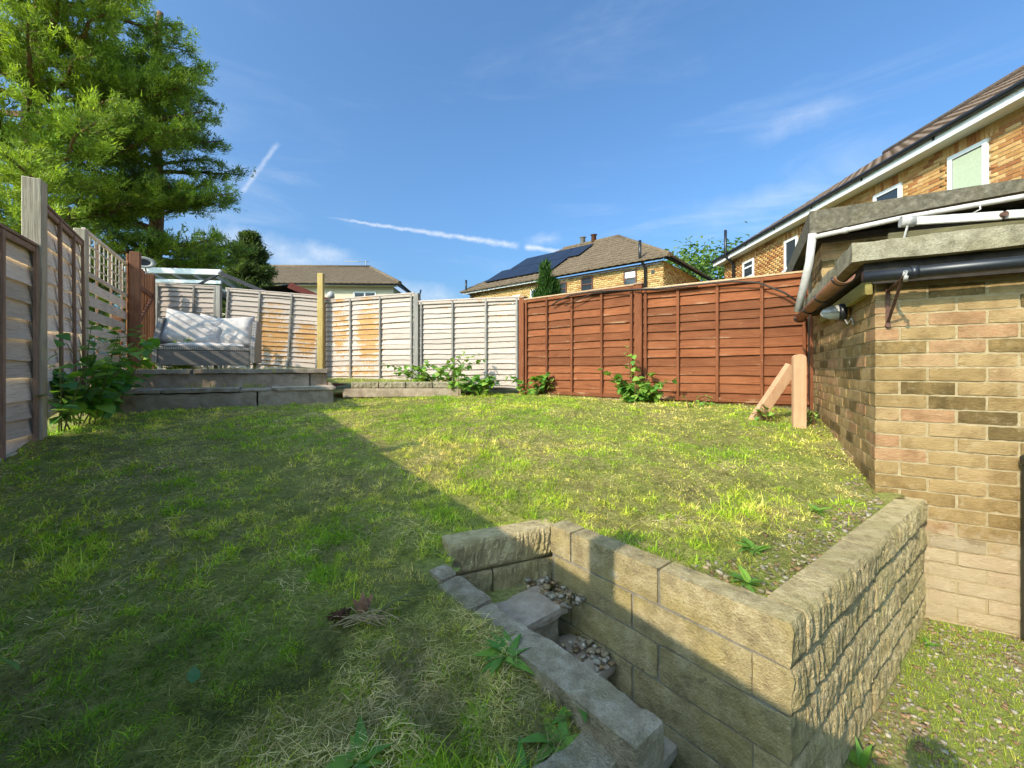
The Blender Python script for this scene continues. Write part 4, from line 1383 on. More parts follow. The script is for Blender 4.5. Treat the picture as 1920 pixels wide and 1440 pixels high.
def window(parent, x0, x1, z0, z1, frame, y=0.0, fw=0.06, mull=(), trans=None, inner=None, sill=True):
    """window in a wall whose outside faces -y: frame bars, pane, sill"""
    w = empty('window', (0, 0, 0)); w.parent = parent
    V = []; F = []

    def bar(a, b2, c, d2):
        k = len(V)
        for yy in (y - 0.028, y + 0.05):
            V.extend([(a, yy, c), (b2, yy, c), (b2, yy, d2), (a, yy, d2)])
        F.extend([(k, k + 1, k + 2, k + 3), (k + 5, k + 4, k + 7, k + 6), (k + 1, k + 5, k + 6, k + 2), (k + 4, k, k + 3, k + 7), (k + 3, k + 2, k + 6, k + 7), (k + 4, k + 5, k + 1, k)])
    bar(x0, x0 + fw, z0, z1); bar(x1 - fw, x1, z0, z1)
    bar(x0 + fw, x1 - fw, z1 - fw, z1); bar(x0 + fw, x1 - fw, z0, z0 + fw)
    for f in mull: bar(x0 + (x1 - x0) * f - fw * .45, x0 + (x1 - x0) * f + fw * .45, z0 + fw, z1 - fw)
    if trans: bar(x0 + fw, x1 - fw, z0 + (z1 - z0) * trans - fw * .4, z0 + (z1 - z0) * trans + fw * .4)
    poly('frame', V, F, frame, w)
    poly('pane', [(x0 + fw * .5, y - 0.004, z0 + fw * .5), (x1 - fw * .5, y - 0.004, z0 + fw * .5), (x1 - fw * .5, y - 0.004, z1 - fw * .5), (x0 + fw * .5, y - 0.004, z1 - fw * .5)], [(0, 1, 2, 3)], M['window_glass'], w)
    if sill:
        V2 = [(x0 - 0.04, y - 0.07, z0 - 0.05), (x1 + 0.04, y - 0.07, z0 - 0.05), (x1 + 0.04, y + 0.05, z0 - 0.05), (x0 - 0.04, y + 0.05, z0 - 0.05)]
        V2 += [(a, b2, c + 0.048) for a, b2, c in V2]
        poly('sill', V2, [(3, 2, 1, 0), (0, 1, 5, 4), (1, 2, 6, 5), (2, 3, 7, 6), (3, 0, 4, 7), (4, 5, 6, 7)], frame, w)
    return w


def tiled(name, e0, e1, r0, r1, courses, tw, mat, parent, roll=0.022, step=0.022):
    """roof slope of overlapping tile courses from eave e0-e1 up to ridge r0-r1"""
    e0, e1, r0, r1 = map(Vector, (e0, e1, r0, r1))
    nrm = (e1 - e0).cross(r0 - e0 if (r0 - e0).length > 0.1 else r1 - e0).normalized()
    if nrm.z < 0: nrm = -nrm
    ncol = max(4, int((e1 - e0).length / tw))
    sub = 4
    prof = [0, 0.6, 1.0, 0.6]
    V = []; F = []
    ex_ = (e1 - e0).normalized(); Lx = (e1 - e0).length
    u0 = (r0 - e0).dot(ex_); u1 = (r1 - e0).dot(ex_)
    upv = (r0 - e0) - ex_ * u0
    for c in range(courses):
        v0 = c / courses; v1 = (c + 1.12) / courses
        v1 = min(v1, 1.0)
        rows = []
        for v, lift in ((v0, step), (v1, 0.0)):
            row = []
            la = u0 * v; lb = Lx + (u1 - Lx) * v
            for i in range(ncol * sub + 1):
                u = Lx * i / (ncol * sub)
                u = min(max(u, la), lb)
                h = prof[i % sub] * roll + lift
                row.append(len(V)); V.append(e0 + ex_ * u + upv * v + nrm * h)
            rows.append(row)
        for i in range(ncol * sub):
            q_ = (rows[0][i], rows[0][i + 1], rows[1][i + 1], rows[1][i])
            if (V[q_[0]] - V[q_[1]]).length > 1e-4 or (V[q_[2]] - V[q_[3]]).length > 1e-4: F.append(q_)
        # front lip of the course
        base = len(V)
        for i in rows[0]: V.append(V[i] - nrm * (step + 0.004) - (Vector((0, 0, 0.05)) if c == 0 else Vector((0, 0, 0))))
        for i in range(ncol * sub):
            if (V[rows[0][i]] - V[rows[0][i + 1]]).length > 1e-4:
                F.append((base + i, base + i + 1, rows[0][i + 1], rows[0][i]))
    o = poly(name, V, F, mat, parent)
    o['kind'] = 'stuff'
    return o


# --- long brick house on the right: wall almost along the line of sight
FX, FY = 8.79, 17.0
h1 = thing('brick_house', 'long orange brick house with brown tiled roof, right', 'house', (FX, FY, 0), math.atan2(-1, -0.0377))
HL = 17.0; EZ = 4.37
# wall x runs towards the camera; outside faces -y in these axes (towards the garden)
wins = []
for (ya, yb, za, zb_, kind) in [(15.5, 14.76, 3.35, 4.0, 't'), (12.99, 12.36, 3.10, 4.03, 'p'), (9.64, 8.92, 3.2, 4.06, 'p'), (7.93, 7.25, 3.0, 4.08, 'b'), (5.0, 3.6, 3.0, 4.08, 'b')]:
    wins.append((FY - ya, FY - yb, za, zb_, kind))
wl = box('wall', (HL, 7.0, 5.2), (0, 0.0, -0.8), M['house_mortar'], h1, 0)
opens = [(a - 0.01, b2 + 0.01, za - 0.05, zb_ + 0.005) for a, b2, za, zb_, _ in wins]
lst = quad_bricks(HL, 3.0, 1.40, opens)
lst = [l for l in lst if not any(a - 0.01 <= (l[0] + l[1]) / 2 <= b2 + 0.01 and zb_ < l[2] < zb_ + 0.235 for a, b2, za, zb_, _ in wins)]
nearb = [l for l in lst if 5.2 < l[0] < 11.0 and l[2] > 2.6]
nearb.sort(key=lambda l: -l[0] + 0.0 * l[2])
ind = [l for l in nearb if abs((l[1] - l[0]) - 0.215) < 0.004][:300]
inds = set(ind)
bm_ = [box_mesh(0.215, 0.02, 0.065, 0.003, (0, -0.009, 0), 0.0012, 700 + k) for k in range(3)]
for x in bm_: x.materials.append(M['house_brick'])
for l in ind:
    link('brick', random.choice(bm_), None, wl, (l[0], random.uniform(-.002, .002), l[2]))
o = link('brick', bricks_np([l for l in lst if l not in inds], seed=5), M['house_brick_a'], wl)
o['kind'] = 'stuff'
# soldier courses over the windows
sold = []
for a, b2, za, zb_, _ in wins:
    x = a - 0.12
    while x < b2 + 0.10:
        oo = link('soldier_brick', bm_[0], None, wl, (x, -0.002, zb_ + 0.225), (0, R(90), 0)); x += 0.075
for a, b2, za, zb_, kind in wins:
    w = window(h1, a, b2, za, zb_, M['white_frame'], -0.012, 0.075, trans=0.62 if kind == 't' else None)
    if kind == 'b':
        for k in range(9):
            xx = a + 0.09 + k * (b2 - a - 0.18) / 9
            pl = poly('blind_slat', [(xx, -0.020, za + 0.08), (xx + 0.064, -0.026, za + 0.08), (xx + 0.064, -0.026, zb_ - 0.10), (xx, -0.020, zb_ - 0.10)], [(0, 1, 2, 3)], M['blind'], w)
box('fascia', (HL + 0.5, 0.03, 0.19), (-0.28, -0.33, EZ - 0.07), M['white_frame'], h1, 0.003)
box('soffit', (HL + 0.4, 0.29, 0.02), (-0.24, -0.30, EZ - 0.06), M['white_frame'], h1, 0)
tube('gutter', [(-0.28, -0.385, EZ + 0.125), (HL, -0.385, EZ + 0.125)], 0.046, M['black_plastic'], h1, 10)
for k in range(9):
    box('gutter_bracket', (0.03, 0.07, 0.10), (0.6 + k * 1.7, -0.35, EZ + 0.03), M['black_plastic'], h1, 0)
rfz = EZ + 0.13; rise = 2.5
tiled('roof', (-0.35, -0.33, rfz), (HL + 0.3, -0.33, rfz), (3.6, 3.5, rfz + rise), (HL + 0.3, 3.5, rfz + rise), 15, 0.30, M['tile'], h1)
tiled('roof', (-0.35, 7.4, rfz), (-0.35, -0.33, rfz), (3.6, 3.5, rfz + rise), (3.6, 3.5, rfz + rise), 15, 0.30, M['tile'], h1)
tube('ridge', [(3.5, 3.5, rfz + rise + 0.02), (HL + 0.3, 3.5, rfz + rise + 0.02)], 0.11, M['tile'], h1, 8)
tube('soil_pipe', [(0.95, -0.10, -0.6), (0.95, -0.10, EZ - 0.25), (0.98, -0.42, EZ + 0.02), (0.98, -0.42, EZ + 1.05)], 0.055, M['black_plastic'], h1, 8)
box('gable_wall', (0.02, 6.96, 5.2), (-0.021, 0.02, -0.8), M['house_mortar'], h1, 0)

# --- buff brick house with solar panels, centre
KX, KY = 5.37, 14.6
ang = math.atan2(0.65, -0.76) + math.pi          # local x runs from the far end to the near corner
h2 = thing('solar_house', 'buff brick house with solar panels on its brown tiled roof', 'house', (KX - 0.76 * 9.9, KY + 0.65 * 9.9, 0), ang)
W2L = 9.9; EZ2 = 3.88
bl2 = box('wall', (W2L, 7.0, EZ2 + 0.5), (0, 0.0, -0.6), M['house_mortar'], h2, 0)
wins2 = [(0.974, 1.48, 2.95, 3.70, 'w'), (2.80, 3.34, 2.98, 3.71, 't'), (4.03, 4.57, 2.98, 3.66, 't'), (5.62, 5.95, 2.7, 3.55, 'wh'), (6.55, 7.0, 2.85, 3.42, 'wh'), (8.3, 8.85, 2.85, 3.40, 'wh')]
wins2 = [(W2L - b2, W2L - a, za, zb_, k) for a, b2, za, zb_, k in wins2]
lst = quad_bricks(W2L, 2.3, 1.55, [(a, b2, za - 0.05, zb_) for a, b2, za, zb_, _ in wins2])
o = link('brick', bricks_np(lst, seed=9), M['far_brick'], bl2); o['kind'] = 'stuff'
sb = link('brick', bricks_np(quad_bricks(7.0, 2.3, 1.55, [(2.0, 2.5, 2.7, 3.4)]), seed=12), M['far_brick'], bl2, (W2L, 0.0, 0), (0, 0, R(90))); sb['kind'] = 'stuff'
for a, b2, za, zb_, k in wins2:
    fr = M['white_frame'] if k == 'wh' else M['brown_frame']
    w = window(h2, a, b2, za, zb_, fr, -0.012, 0.05, trans=0.6)
    if k == 'w':
        poly('blind', [(a + .05, -0.02, zb_ - 0.33), (b2 - .05, -0.02, zb_ - 0.33), (b2 - .05, -0.02, zb_ - 0.06), (a + .05, -0.02, zb_ - 0.06)], [(0, 1, 2, 3)], M['white_frame'], w)
sw_ = window(h2, 0, 0.5, 2.7, 3.4, M['brown_frame'], 0, 0.05)
sw_.location = (W2L + 0.012, 2.0, 0); sw_.rotation_euler = (0, 0, R(90))
box('fascia', (W2L + 0.3, 0.03, 0.10), (-0.2, -0.27, EZ2 - 0.03), M['black_plastic'], h2, 0)
box('white_fascia', (5.2, 0.02, 0.08), (-0.2, -0.285, EZ2 - 0.075), M['white_frame'], h2, 0)
box('side_fascia', (0.03, 7.3, 0.10), (W2L + 0.27, -0.2, EZ2 - 0.03), M['black_plastic'], h2, 0)
tube('gutter', [(-0.25, -0.33, EZ2 + 0.06), (W2L + 0.3, -0.33, EZ2 + 0.06)], 0.05, M['black_plastic'], h2, 8)
tube('gutter', [(W2L + 0.33, -0.3, EZ2 + 0.06), (W2L + 0.33, 7.2, EZ2 + 0.06)], 0.05, M['black_plastic'], h2, 8)
rz_ = EZ2 + 0.05; rs = 2.35
e = [(-0.35, -0.38, rz_), (W2L + 0.38, -0.38, rz_), (W2L + 0.38, 7.38, rz_), (-0.35, 7.38, rz_)]
rg = [(3.4, 3.5, rz_ + rs), (W2L - 3.4, 3.5, rz_ + rs)]
tiled('roof', e[0], e[1], rg[0], rg[1], 13, 0.30, M['tile_far'], h2)
tiled('roof', e[1], e[2], rg[1], rg[1], 13, 0.30, M['tile_far'], h2)
tiled('roof', e[3], e[0], rg[0], rg[0], 13, 0.30, M['tile_far'], h2)
tube('ridge', [rg[0], rg[1]], 0.10, M['tile_far'], h2, 8)
tube('hip', [e[1], rg[1]], 0.085, M['tile_far'], h2, 8)
tube('soil_pipe', [(W2L - 0.62, -0.08, 0), (W2L - 0.62, -0.08, EZ2 - 0.2), (W2L - 0.7, -0.36, EZ2 + 0.1), (W2L - 0.7, -0.36, EZ2 + 0.75)], 0.055, M['black_plastic'], h2, 8)
tube('soil_pipe', [(0.25, -0.08, 0), (0.25, -0.08, EZ2 - 0.2), (0.1, -0.36, EZ2 + 0.1), (0.1, -0.36, EZ2 + 0.6)], 0.05, M['black_plastic'], h2, 8)
box('vent', (0.12, 0.03, 0.12), (W2L - 0.42, -0.03, 3.45), M['black_plastic'], h2, 0)
sl = math.atan2(rs, 3.88)
for r in range(2):
    for k in range(4):
        # panel lies 6 cm above the tiles
        pnl = box('solar_panel', (1.0, 1.55, 0.035), (0, 0, 0), M['solar'], h2, 0.004, loc=(0.95 + k * 1.02 + 0.55 * r, 0.10 + (1.62 * r) * math.cos(sl), rz_ + 0.13 + (0.48 + 1.62 * r) * math.sin(sl)), rot=(sl, 0, 0))
for k in range(2):
    tube('chimney_pot', [(4.55 + 0.62 * k, 3.5, rz_ + rs), (4.55 + 0.62 * k, 3.5, rz_ + rs + 0.35), (4.55 + 0.62 * k, 3.5, rz_ + rs + 0.36)], [0.13, 0.12, 0.18], M['chimney_clay'] if k else M['galv'], h2, 10)

# --- cream rendered house, left
h3 = thing('cream_house', 'cream rendered house with hipped brown tiled roof behind white fence', 'house', (-22.5, 25.6, 0), R(1.5))
W3L = 15.0; EZ3 = 5.24
box('wall', (W3L, 11.0, 5.9), (0, 0, -0.7), M['cream_render'], h3, 0)
window(h3, W3L - 2.50, W3L - 1.08, 3.75, 4.88, M['white_frame'], -0.01, 0.08, mull=(0.5,))
window(h3, 3.0, 5.0, 3.75, 4.88, M['white_frame'], -0.01, 0.08, mull=(0.5,))
box('fascia', (W3L + 0.6, 0.03, 0.17), (-0.3, -0.45, EZ3 - 0.05), M['black_plastic'], h3, 0)
box('side_fascia', (0.03, 11.9, 0.17), (W3L + 0.45, -0.44, EZ3 - 0.05), M['black_plastic'], h3, 0)
box('soffit', (W3L + 0.5, 0.42, 0.02), (-0.25, -0.42, EZ3 - 0.04), M['cream_render'], h3, 0)
rz_ = EZ3 + 0.10; rs = 2.45
e = [(-0.6, -0.55, rz_), (W3L + 0.55, -0.55, rz_), (W3L + 0.55, 11.5, rz_)]
tiled('roof', e[0], e[1], (1.8, 5.5, rz_ + rs), (W3L - 3.2, 5.5, rz_ + rs), 17, 0.34, M['tile_far'], h3)
tiled('roof', e[1], e[2], (W3L - 3.2, 5.5, rz_ + rs), (W3L - 3.2, 5.5, rz_ + rs), 17, 0.34, M['tile_far'], h3)
tube('ridge', [(1.8, 5.5, rz_ + rs), (W3L - 3.2, 5.5, rz_ + rs)], 0.14, M['tile_far'], h3, 8)
tube('hip', [e[1], (W3L - 3.2, 5.5, rz_ + rs)], 0.12, M['tile_far'], h3, 8)
tube('vent_pipe', [(W3L + 0.3, 5.8, EZ3 - 0.5), (W3L + 0.6, 5.8, EZ3 + 0.9)], 0.06, M['black_plastic'], h3, 6)
an_ = empty('aerial', (W3L - 3.5, 5.4, rz_ + rs)); an_.parent = h3
tube('mast', [(0, 0, 0), (0, 0, 0.45)], 0.03, M['galv'], an_, 6)
tube('boom', [(-1.6, 0, 0.40), (0.25, 0, 0.40)], 0.025, M['galv'], an_, 6)

# --- glass lean-to, shed and fence tops beyond the back fence
gh = thing('glass_lean_to', 'white framed glass lean-to roof behind the back left fence', 'lean-to', (-8.9, 9.8, 0), R(8))
for x in (0.0, 1.3, 2.1, 2.95):
    box('post', (0.07, 0.07, 2.05 - 0.0 * x), (x, 0, -0.4), M['alu'], gh, 0.003)
box('beam', (2.1, 0.08, 0.13), (-0.3, -0.03, 2.30), M['white_frame'], gh, 0.003)
box('beam', (2.1, 0.06, 0.08), (-0.3, -0.02, 2.08), M['white_frame'], gh, 0.003)
box('beam', (0.06, 0.05, 0.25), (0.72, 0.0, 1.85), M['white_frame'], gh, 0.003)
for k in range(5):
    beam('glazing_bar', (-0.2 + 0.45 * k, 0.05, 2.3), (-0.2 + 0.45 * k, 2.0, 2.05), 0.03, 0.05, M['alu'], gh, 0.002)
beam('rafter', (1.75, 0, 2.36), (3.1, 0.0, 1.78), 0.06, 0.09, M['felt'], gh, 0.003)
beam('rafter', (0.75, 0.3, 2.10), (3.0, 0.3, 1.82), 0.05, 0.06, M['alu'], gh, 0.003)
beam('rafter', (1.0, 0.0, 1.85), (1.75, 0.0, 2.33), 0.05, 0.06, M['felt'], gh, 0.003)
for a, b2 in (((0.0, 0.1, 1.72), (0.75, 0.1, 2.08)), ((0.3, 0.6, 1.7), (0.95, 0.6, 2.1)), ((1.2, 0.6, 2.0), (2.0, 0.6, 1.7)), ((2.3, 0.2, 1.66), (2.65, 0.2, 2.0))):
    beam('brace', a, b2, 0.03, 0.03, M['cap_wood'], gh, 0.002)
poly('glass_pane', [(-0.25, 0.02, 2.36), (1.78, 0.02, 2.36), (1.78, 2.0, 2.10), (-0.25, 2.0, 2.10)], [(0, 1, 2, 3)], M['clear_glass'], gh)
poly('glass_pane', [(-0.25, 0.03, 1.5), (0.70, 0.03, 1.5), (0.70, 0.03, 2.08), (-0.25, 0.03, 2.08)], [(0, 1, 2, 3)], M['clear_glass'], gh)
poly('glass_pane', [(0.78, 0.03, 1.5), (1.28, 0.03, 1.5), (1.28, 0.03, 2.02), (0.78, 0.03, 2.08)], [(0, 1, 2, 3)], M['clear_glass'], gh)
sh = thing('garden_shed', 'garden shed with black felt roof and dark red barge boards', 'shed', (-6.75, 10.6, 0), R(12))
Vv = [(-0.05, 0, -0.5), (1.9, 0, -0.5), (1.9, 2.4, -0.5), (-0.05, 2.4, -0.5), (-0.05, 0, 1.75), (1.9, 0, 1.75), (1.9, 2.4, 1.75), (-0.05, 2.4, 1.75)]
poly('wall', Vv, [(0, 1, 5, 4), (1, 2, 6, 5), (2, 3, 7, 6), (3, 0, 4, 7)], M['barge'], sh)
beam('barge_board', (0.95, -0.15, 2.18), (2.15, -0.15, 1.68), 0.03, 0.16, M['barge'], sh, 0.003)
poly('roof_felt', [(-0.25, -0.12, 2.0), (0.95, -0.12, 2.2), (0.95, 2.6, 2.2), (-0.25, 2.6, 2.0), (2.15, -0.12, 1.70), (2.15, 2.6, 1.70), (-0.9, -0.12, 1.85), (-0.9, 2.6, 1.85)], [(0, 1, 2, 3), (1, 4, 5, 2), (6, 0, 3, 7)], M['felt'], sh)
box('front_barge', (1.85, 0.03, 0.13), (-0.9, -0.16, 1.80), M['felt'], sh, 0.002)
nf = thing('neighbour_fence', 'brown fence top seen between the yellow post and cream house', 'fence', (-5.6, 9.9, 0), R(4))
for k in range(3):
    box('board', (2.4, 0.02, 0.14), (0, 0, 1.18 + k * 0.15), M['grey_board'], nf, 0.002)
box('post', (0.10, 0.10, 2.3), (2.4, -0.04, -0.6), M['gate_post'], nf, 0.006)
box('post', (0.10, 0.10, 2.3), (1.15, -0.06, -0.6), M['grey_post'], nf, 0.006)
tube('post_cap', [(1.2, -0.01, 1.72), (1.2, -0.01, 1.82), (1.2, -0.01, 1.88)], [0.09, 0.085, 0.03], M['white_metal'], nf, 12)


# ================================================================== trees and plants
def leaf_cards(P, N, size, aspect, cols, fold=0.25, seed=0):
    """pointed folded leaves at P facing N: 6 verts, 4 tris each"""
    g = np.random.default_rng(seed)
    n = len(P)
    N = N / np.maximum(np.linalg.norm(N, axis=1, keepdims=True), 1e-6)
    rv = g.normal(size=(n, 3))
    T = np.cross(N, rv); T /= np.maximum(np.linalg.norm(T, axis=1, keepdims=True), 1e-6)
    B = np.cross(N, T)
    s = (np.asarray(size) * np.ones(n))[:, None]
    w = s * aspect
    base = P; mid = P + T * s * 0.5 - N * s * 0.06; tip = P + T * s - N * s * 0.16
    l1 = P + T * s * 0.42 + B * w * 0.5 + N * s * fold * 0.5; r1 = P + T * s * 0.42 - B * w * 0.5 + N * s * fold * 0.5
    V = np.stack([base, l1, tip, r1, mid], 1).reshape(-1, 3)
    b = np.arange(n)[:, None] * 5
    F = np.concatenate([b + np.array(f) for f in ((0, 4, 1), (1, 4, 2), (2, 4, 3), (3, 4, 0))])
    return V, F, np.repeat(cols, 5, axis=0)


def needles(P, D, n_per, length, width, cols, seed=0, spread=0.9):
    """tufts of needles at P pointing along D"""
    g = np.random.default_rng(seed)
    n = len(P)
    P2 = np.repeat(P, n_per, axis=0); D2 = np.repeat(D, n_per, axis=0)
    off = g.normal(size=(n * n_per, 3)) * spread
    dd = D2 + off; dd /= np.linalg.norm(dd, axis=1, keepdims=True)
    P2 = P2 + D2 * g.uniform(-1.1, 0.9, (n * n_per, 1)) * length * 1.0 + g.normal(size=(n * n_per, 3)) * length * 0.34
    sd = np.cross(dd, g.normal(size=dd.shape)); sd /= np.linalg.norm(sd, axis=1, keepdims=True)
    L = length * g.uniform(0.6, 1.2, (n * n_per, 1)); W = width * g.uniform(0.7, 1.3, (n * n_per, 1))
    V = np.stack([P2 - sd * W, P2 + sd * W, P2 + dd * L], 1).reshape(-1, 3)
    F = np.arange(len(V)).reshape(-1, 3)
    c = np.repeat(np.repeat(cols, n_per, axis=0) * g.uniform(0.75, 1.25, (n * n_per, 1)), 3, axis=0)
    return V, F, c


def pine(label, base, height, trunk_r, limbs, twig, seed, lean=(0, 0), tuft=(0.16, 0.016, 20), palette=None, dens=1.0, droop=0.0):
    """conifer with real limbs: limbs = list of (height, azimuth, length, rise)"""
    g = random.Random(seed); gn = np.random.default_rng(seed)
    t_ = thing('pine_tree', label, 'tree', base)
    tp_ = [(lean[0] * (k / 8) ** 1.3 + 0.10 * math.sin(k * 1.3 + seed), lean[1] * (k / 8) ** 1.3, height * k / 8) for k in range(9)]
    tube('trunk', tp_, [trunk_r * (1 - 0.085 * k) for k in range(9)], M['bark'], t_, 10)

    def tr(h):
        f = max(0, min(7.999, h / height * 8)); i = int(f); f -= i
        return Vector(tp_[i]).lerp(Vector(tp_[i + 1]), f)
    TP = []; TD_ = []; TB = []
    allV = []; allF = []; nb = 0
    for (h, az, L, rise) in limbs:
        o = tr(h); dv = Vector((math.cos(az), math.sin(az), 0))
        pts = []; k_n = 6
        for k in range(k_n + 1):
            s = k / k_n
            z = rise * L * s + 0.16 * L * s * s * (1 if droop == 0 else -droop)
            wob = Vector((g.uniform(-1, 1), g.uniform(-1, 1), g.uniform(-.6, .6))) * 0.05 * L * s
            pts.append(o + dv * L * s + Vector((0, 0, z)) + wob)
        mt = tube_mesh(pts, [trunk_r * 0.32 * (1 - 0.8 * k / k_n) * min(1.0, L / 2.5) for k in range(k_n + 1)], 5, False)
        allV += [v.co.copy() for v in mt.vertices]; allF += [tuple(i + nb for i in p_.vertices) for p_ in mt.polygons]; nb = len(allV)
        bpy.data.meshes.remove(mt)
        ntw = max(5, int(L * twig))
        for q_ in range(ntw):
            s = 0.22 + 0.78 * (q_ + g.random()) / ntw
            f = min(k_n - 0.001, s * k_n); i = int(f); P_ = pts[i].lerp(pts[i + 1], f - i)
            tl = (0.30 + 0.75 * (1 - s)) * min(1.6, 0.35 + 0.34 * L) * g.uniform(0.6, 1.2)
            sg = g.choice((-1, 1)); fan = sg * g.uniform(0.3, 1.25)
            d2 = Vector((math.cos(az + fan), math.sin(az + fan), g.uniform(-0.05, 0.42) - droop * g.uniform(0.2, 1.6))).normalized()
            # twig wood
            w = 0.008
            Vq = [P_ + Vector((0, 0, w)), P_ - Vector((0, 0, w)), P_ + d2 * tl]
            allV += Vq; allF.append((nb, nb + 1, nb + 2)); nb = len(allV)
            nt = max(2, int(tl * 5.2 * dens))
            for r in range(nt):
                u = (r + 0.6) / nt
                c = P_ + d2 * tl * u + Vector((g.gauss(0, .07), g.gauss(0, .07), g.gauss(0, .05)))
                TP.append(c); dd = (d2 * 0.9 + Vector((0, 0, 0.75 - droop * 1.2)) + Vector((g.gauss(0, .35), g.gauss(0, .35), g.gauss(0, .25)))).normalized(); TD_.append(dd)
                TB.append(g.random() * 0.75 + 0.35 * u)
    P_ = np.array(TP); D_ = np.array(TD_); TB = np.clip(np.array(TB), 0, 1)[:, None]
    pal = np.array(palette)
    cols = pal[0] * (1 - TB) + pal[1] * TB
    cols = cols * gn.uniform(0.75, 1.2, (len(cols), 1))
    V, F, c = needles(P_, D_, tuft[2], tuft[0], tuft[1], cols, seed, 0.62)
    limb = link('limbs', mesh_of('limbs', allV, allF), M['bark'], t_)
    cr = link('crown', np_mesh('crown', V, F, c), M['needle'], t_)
    return t_


g = random.Random(5)
limbs = []
for k in range(84):
    h = 2.2 + 10.4 * (k / 84) + g.uniform(-0.2, 0.2)
    az = g.uniform(0, 2 * math.pi)
    if k % 3: az = g.uniform(-2.6, 0.9)
    prof = 1.0 if h < 8.5 else max(0.35, 1 - (h - 8.5) / 6)
    limbs.append((h, az, g.uniform(2.6, 4.3) * prof, g.uniform(-0.02, 0.22)))
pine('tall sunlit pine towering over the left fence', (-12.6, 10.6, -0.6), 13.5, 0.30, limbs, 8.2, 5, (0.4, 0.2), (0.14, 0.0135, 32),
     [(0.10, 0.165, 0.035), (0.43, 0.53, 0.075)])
limbs = []
for k in range(80):
    h = 1.2 + 10.0 * (k / 80) + g.uniform(-0.2, 0.2)
    az = g.uniform(-2.2, 1.0) if k % 4 else g.uniform(0, 6.28)
    prof = 1.0 if h < 7 else max(0.3, 1 - (h - 7) / 6)
    limbs.append((h, az, g.uniform(1.5, 2.7) * prof, g.uniform(-0.05, 0.2)))
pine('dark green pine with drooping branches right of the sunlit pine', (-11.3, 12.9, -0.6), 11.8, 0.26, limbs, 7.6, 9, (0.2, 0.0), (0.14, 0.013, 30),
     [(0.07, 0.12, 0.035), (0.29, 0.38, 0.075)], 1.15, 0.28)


def fir(label, base, height, radius, seed, pal, tier=17, n_per=26, tl=0.13, name='conifer_tree'):
    g = np.random.default_rng(seed)
    t_ = thing(name, label, 'tree', base)
    tube('trunk', [(0, 0, 0), (0, 0, height * 0.55), (0, 0, height * 0.97)], [0.11, 0.07, 0.02], M['bark'], t_, 8)
    P = []; D = []; B = []
    for k in range(int(height * 330)):
        h = g.random() ** 0.8
        r = radius * (1 - h) ** 0.62 * (0.78 + 0.34 * g.random()) * (0.85 + 0.3 * math.sin(h * tier * 3 + g.random()))
        rr_ = r * (g.random() ** 0.35)
        a = g.random() * 6.283
        P.append((rr_ * math.cos(a), rr_ * math.sin(a), height * (0.05 + 0.95 * h) - 0.18 * rr_)); D.append((math.cos(a) * 0.8, math.sin(a) * 0.8, 0.25)); B.append(rr_ / max(r, .01))
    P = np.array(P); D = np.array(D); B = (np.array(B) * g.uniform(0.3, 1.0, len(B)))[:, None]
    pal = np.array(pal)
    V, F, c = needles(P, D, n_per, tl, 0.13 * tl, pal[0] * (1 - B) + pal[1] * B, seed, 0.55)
    link('crown', np_mesh('crown', V, F, c), M['needle'], t_)


fir('dark conical conifer beside the cream house', (-12.75, 20.0, -0.6), 7.1, 1.95, 31, [(0.025, 0.045, 0.022), (0.14, 0.185, 0.06)], 17, 24, 0.24)


def thuja(label, base, spires, seed):
    g = np.random.default_rng(seed)
    t_ = thing('thuja_tree', label, 'tree', base)
    tube('trunk', [(0, 0, 0), (0, 0, spires[0][2] * 0.8)], [0.06, 0.02], M['bark'], t_, 6)
    P = []; D = []; B = []
    for (sx, sy, H, r0) in spires:
        for k in range(1500):
            h = g.random(); a = g.random() * 6.283
            r = r0 * (1 - h ** 2.2) ** 0.8 * (0.8 + 0.3 * g.random())
            P.append((sx + r * math.cos(a), sy + r * math.sin(a), H * h)); D.append((math.cos(a) * .35, math.sin(a) * .35, 1.0)); B.append(g.random())
    B = np.array(B)[:, None]
    V, F, c = needles(np.array(P), np.array(D), 10, 0.12, 0.013, np.array((0.02, 0.055, 0.012)) * (1 - B) + np.array((0.065, 0.14, 0.02)) * B, seed, 0.35)
    link('crown', np_mesh('crown', V, F, c), M['needle'], t_)


thuja('small bright green thuja in front of the solar house', (0.78, 9.6, -0.5), [(0.0, 0, 2.86, 0.20), (0.22, 0.1, 2.5, 0.20), (-0.16, 0.05, 2.2, 0.18)], 44)


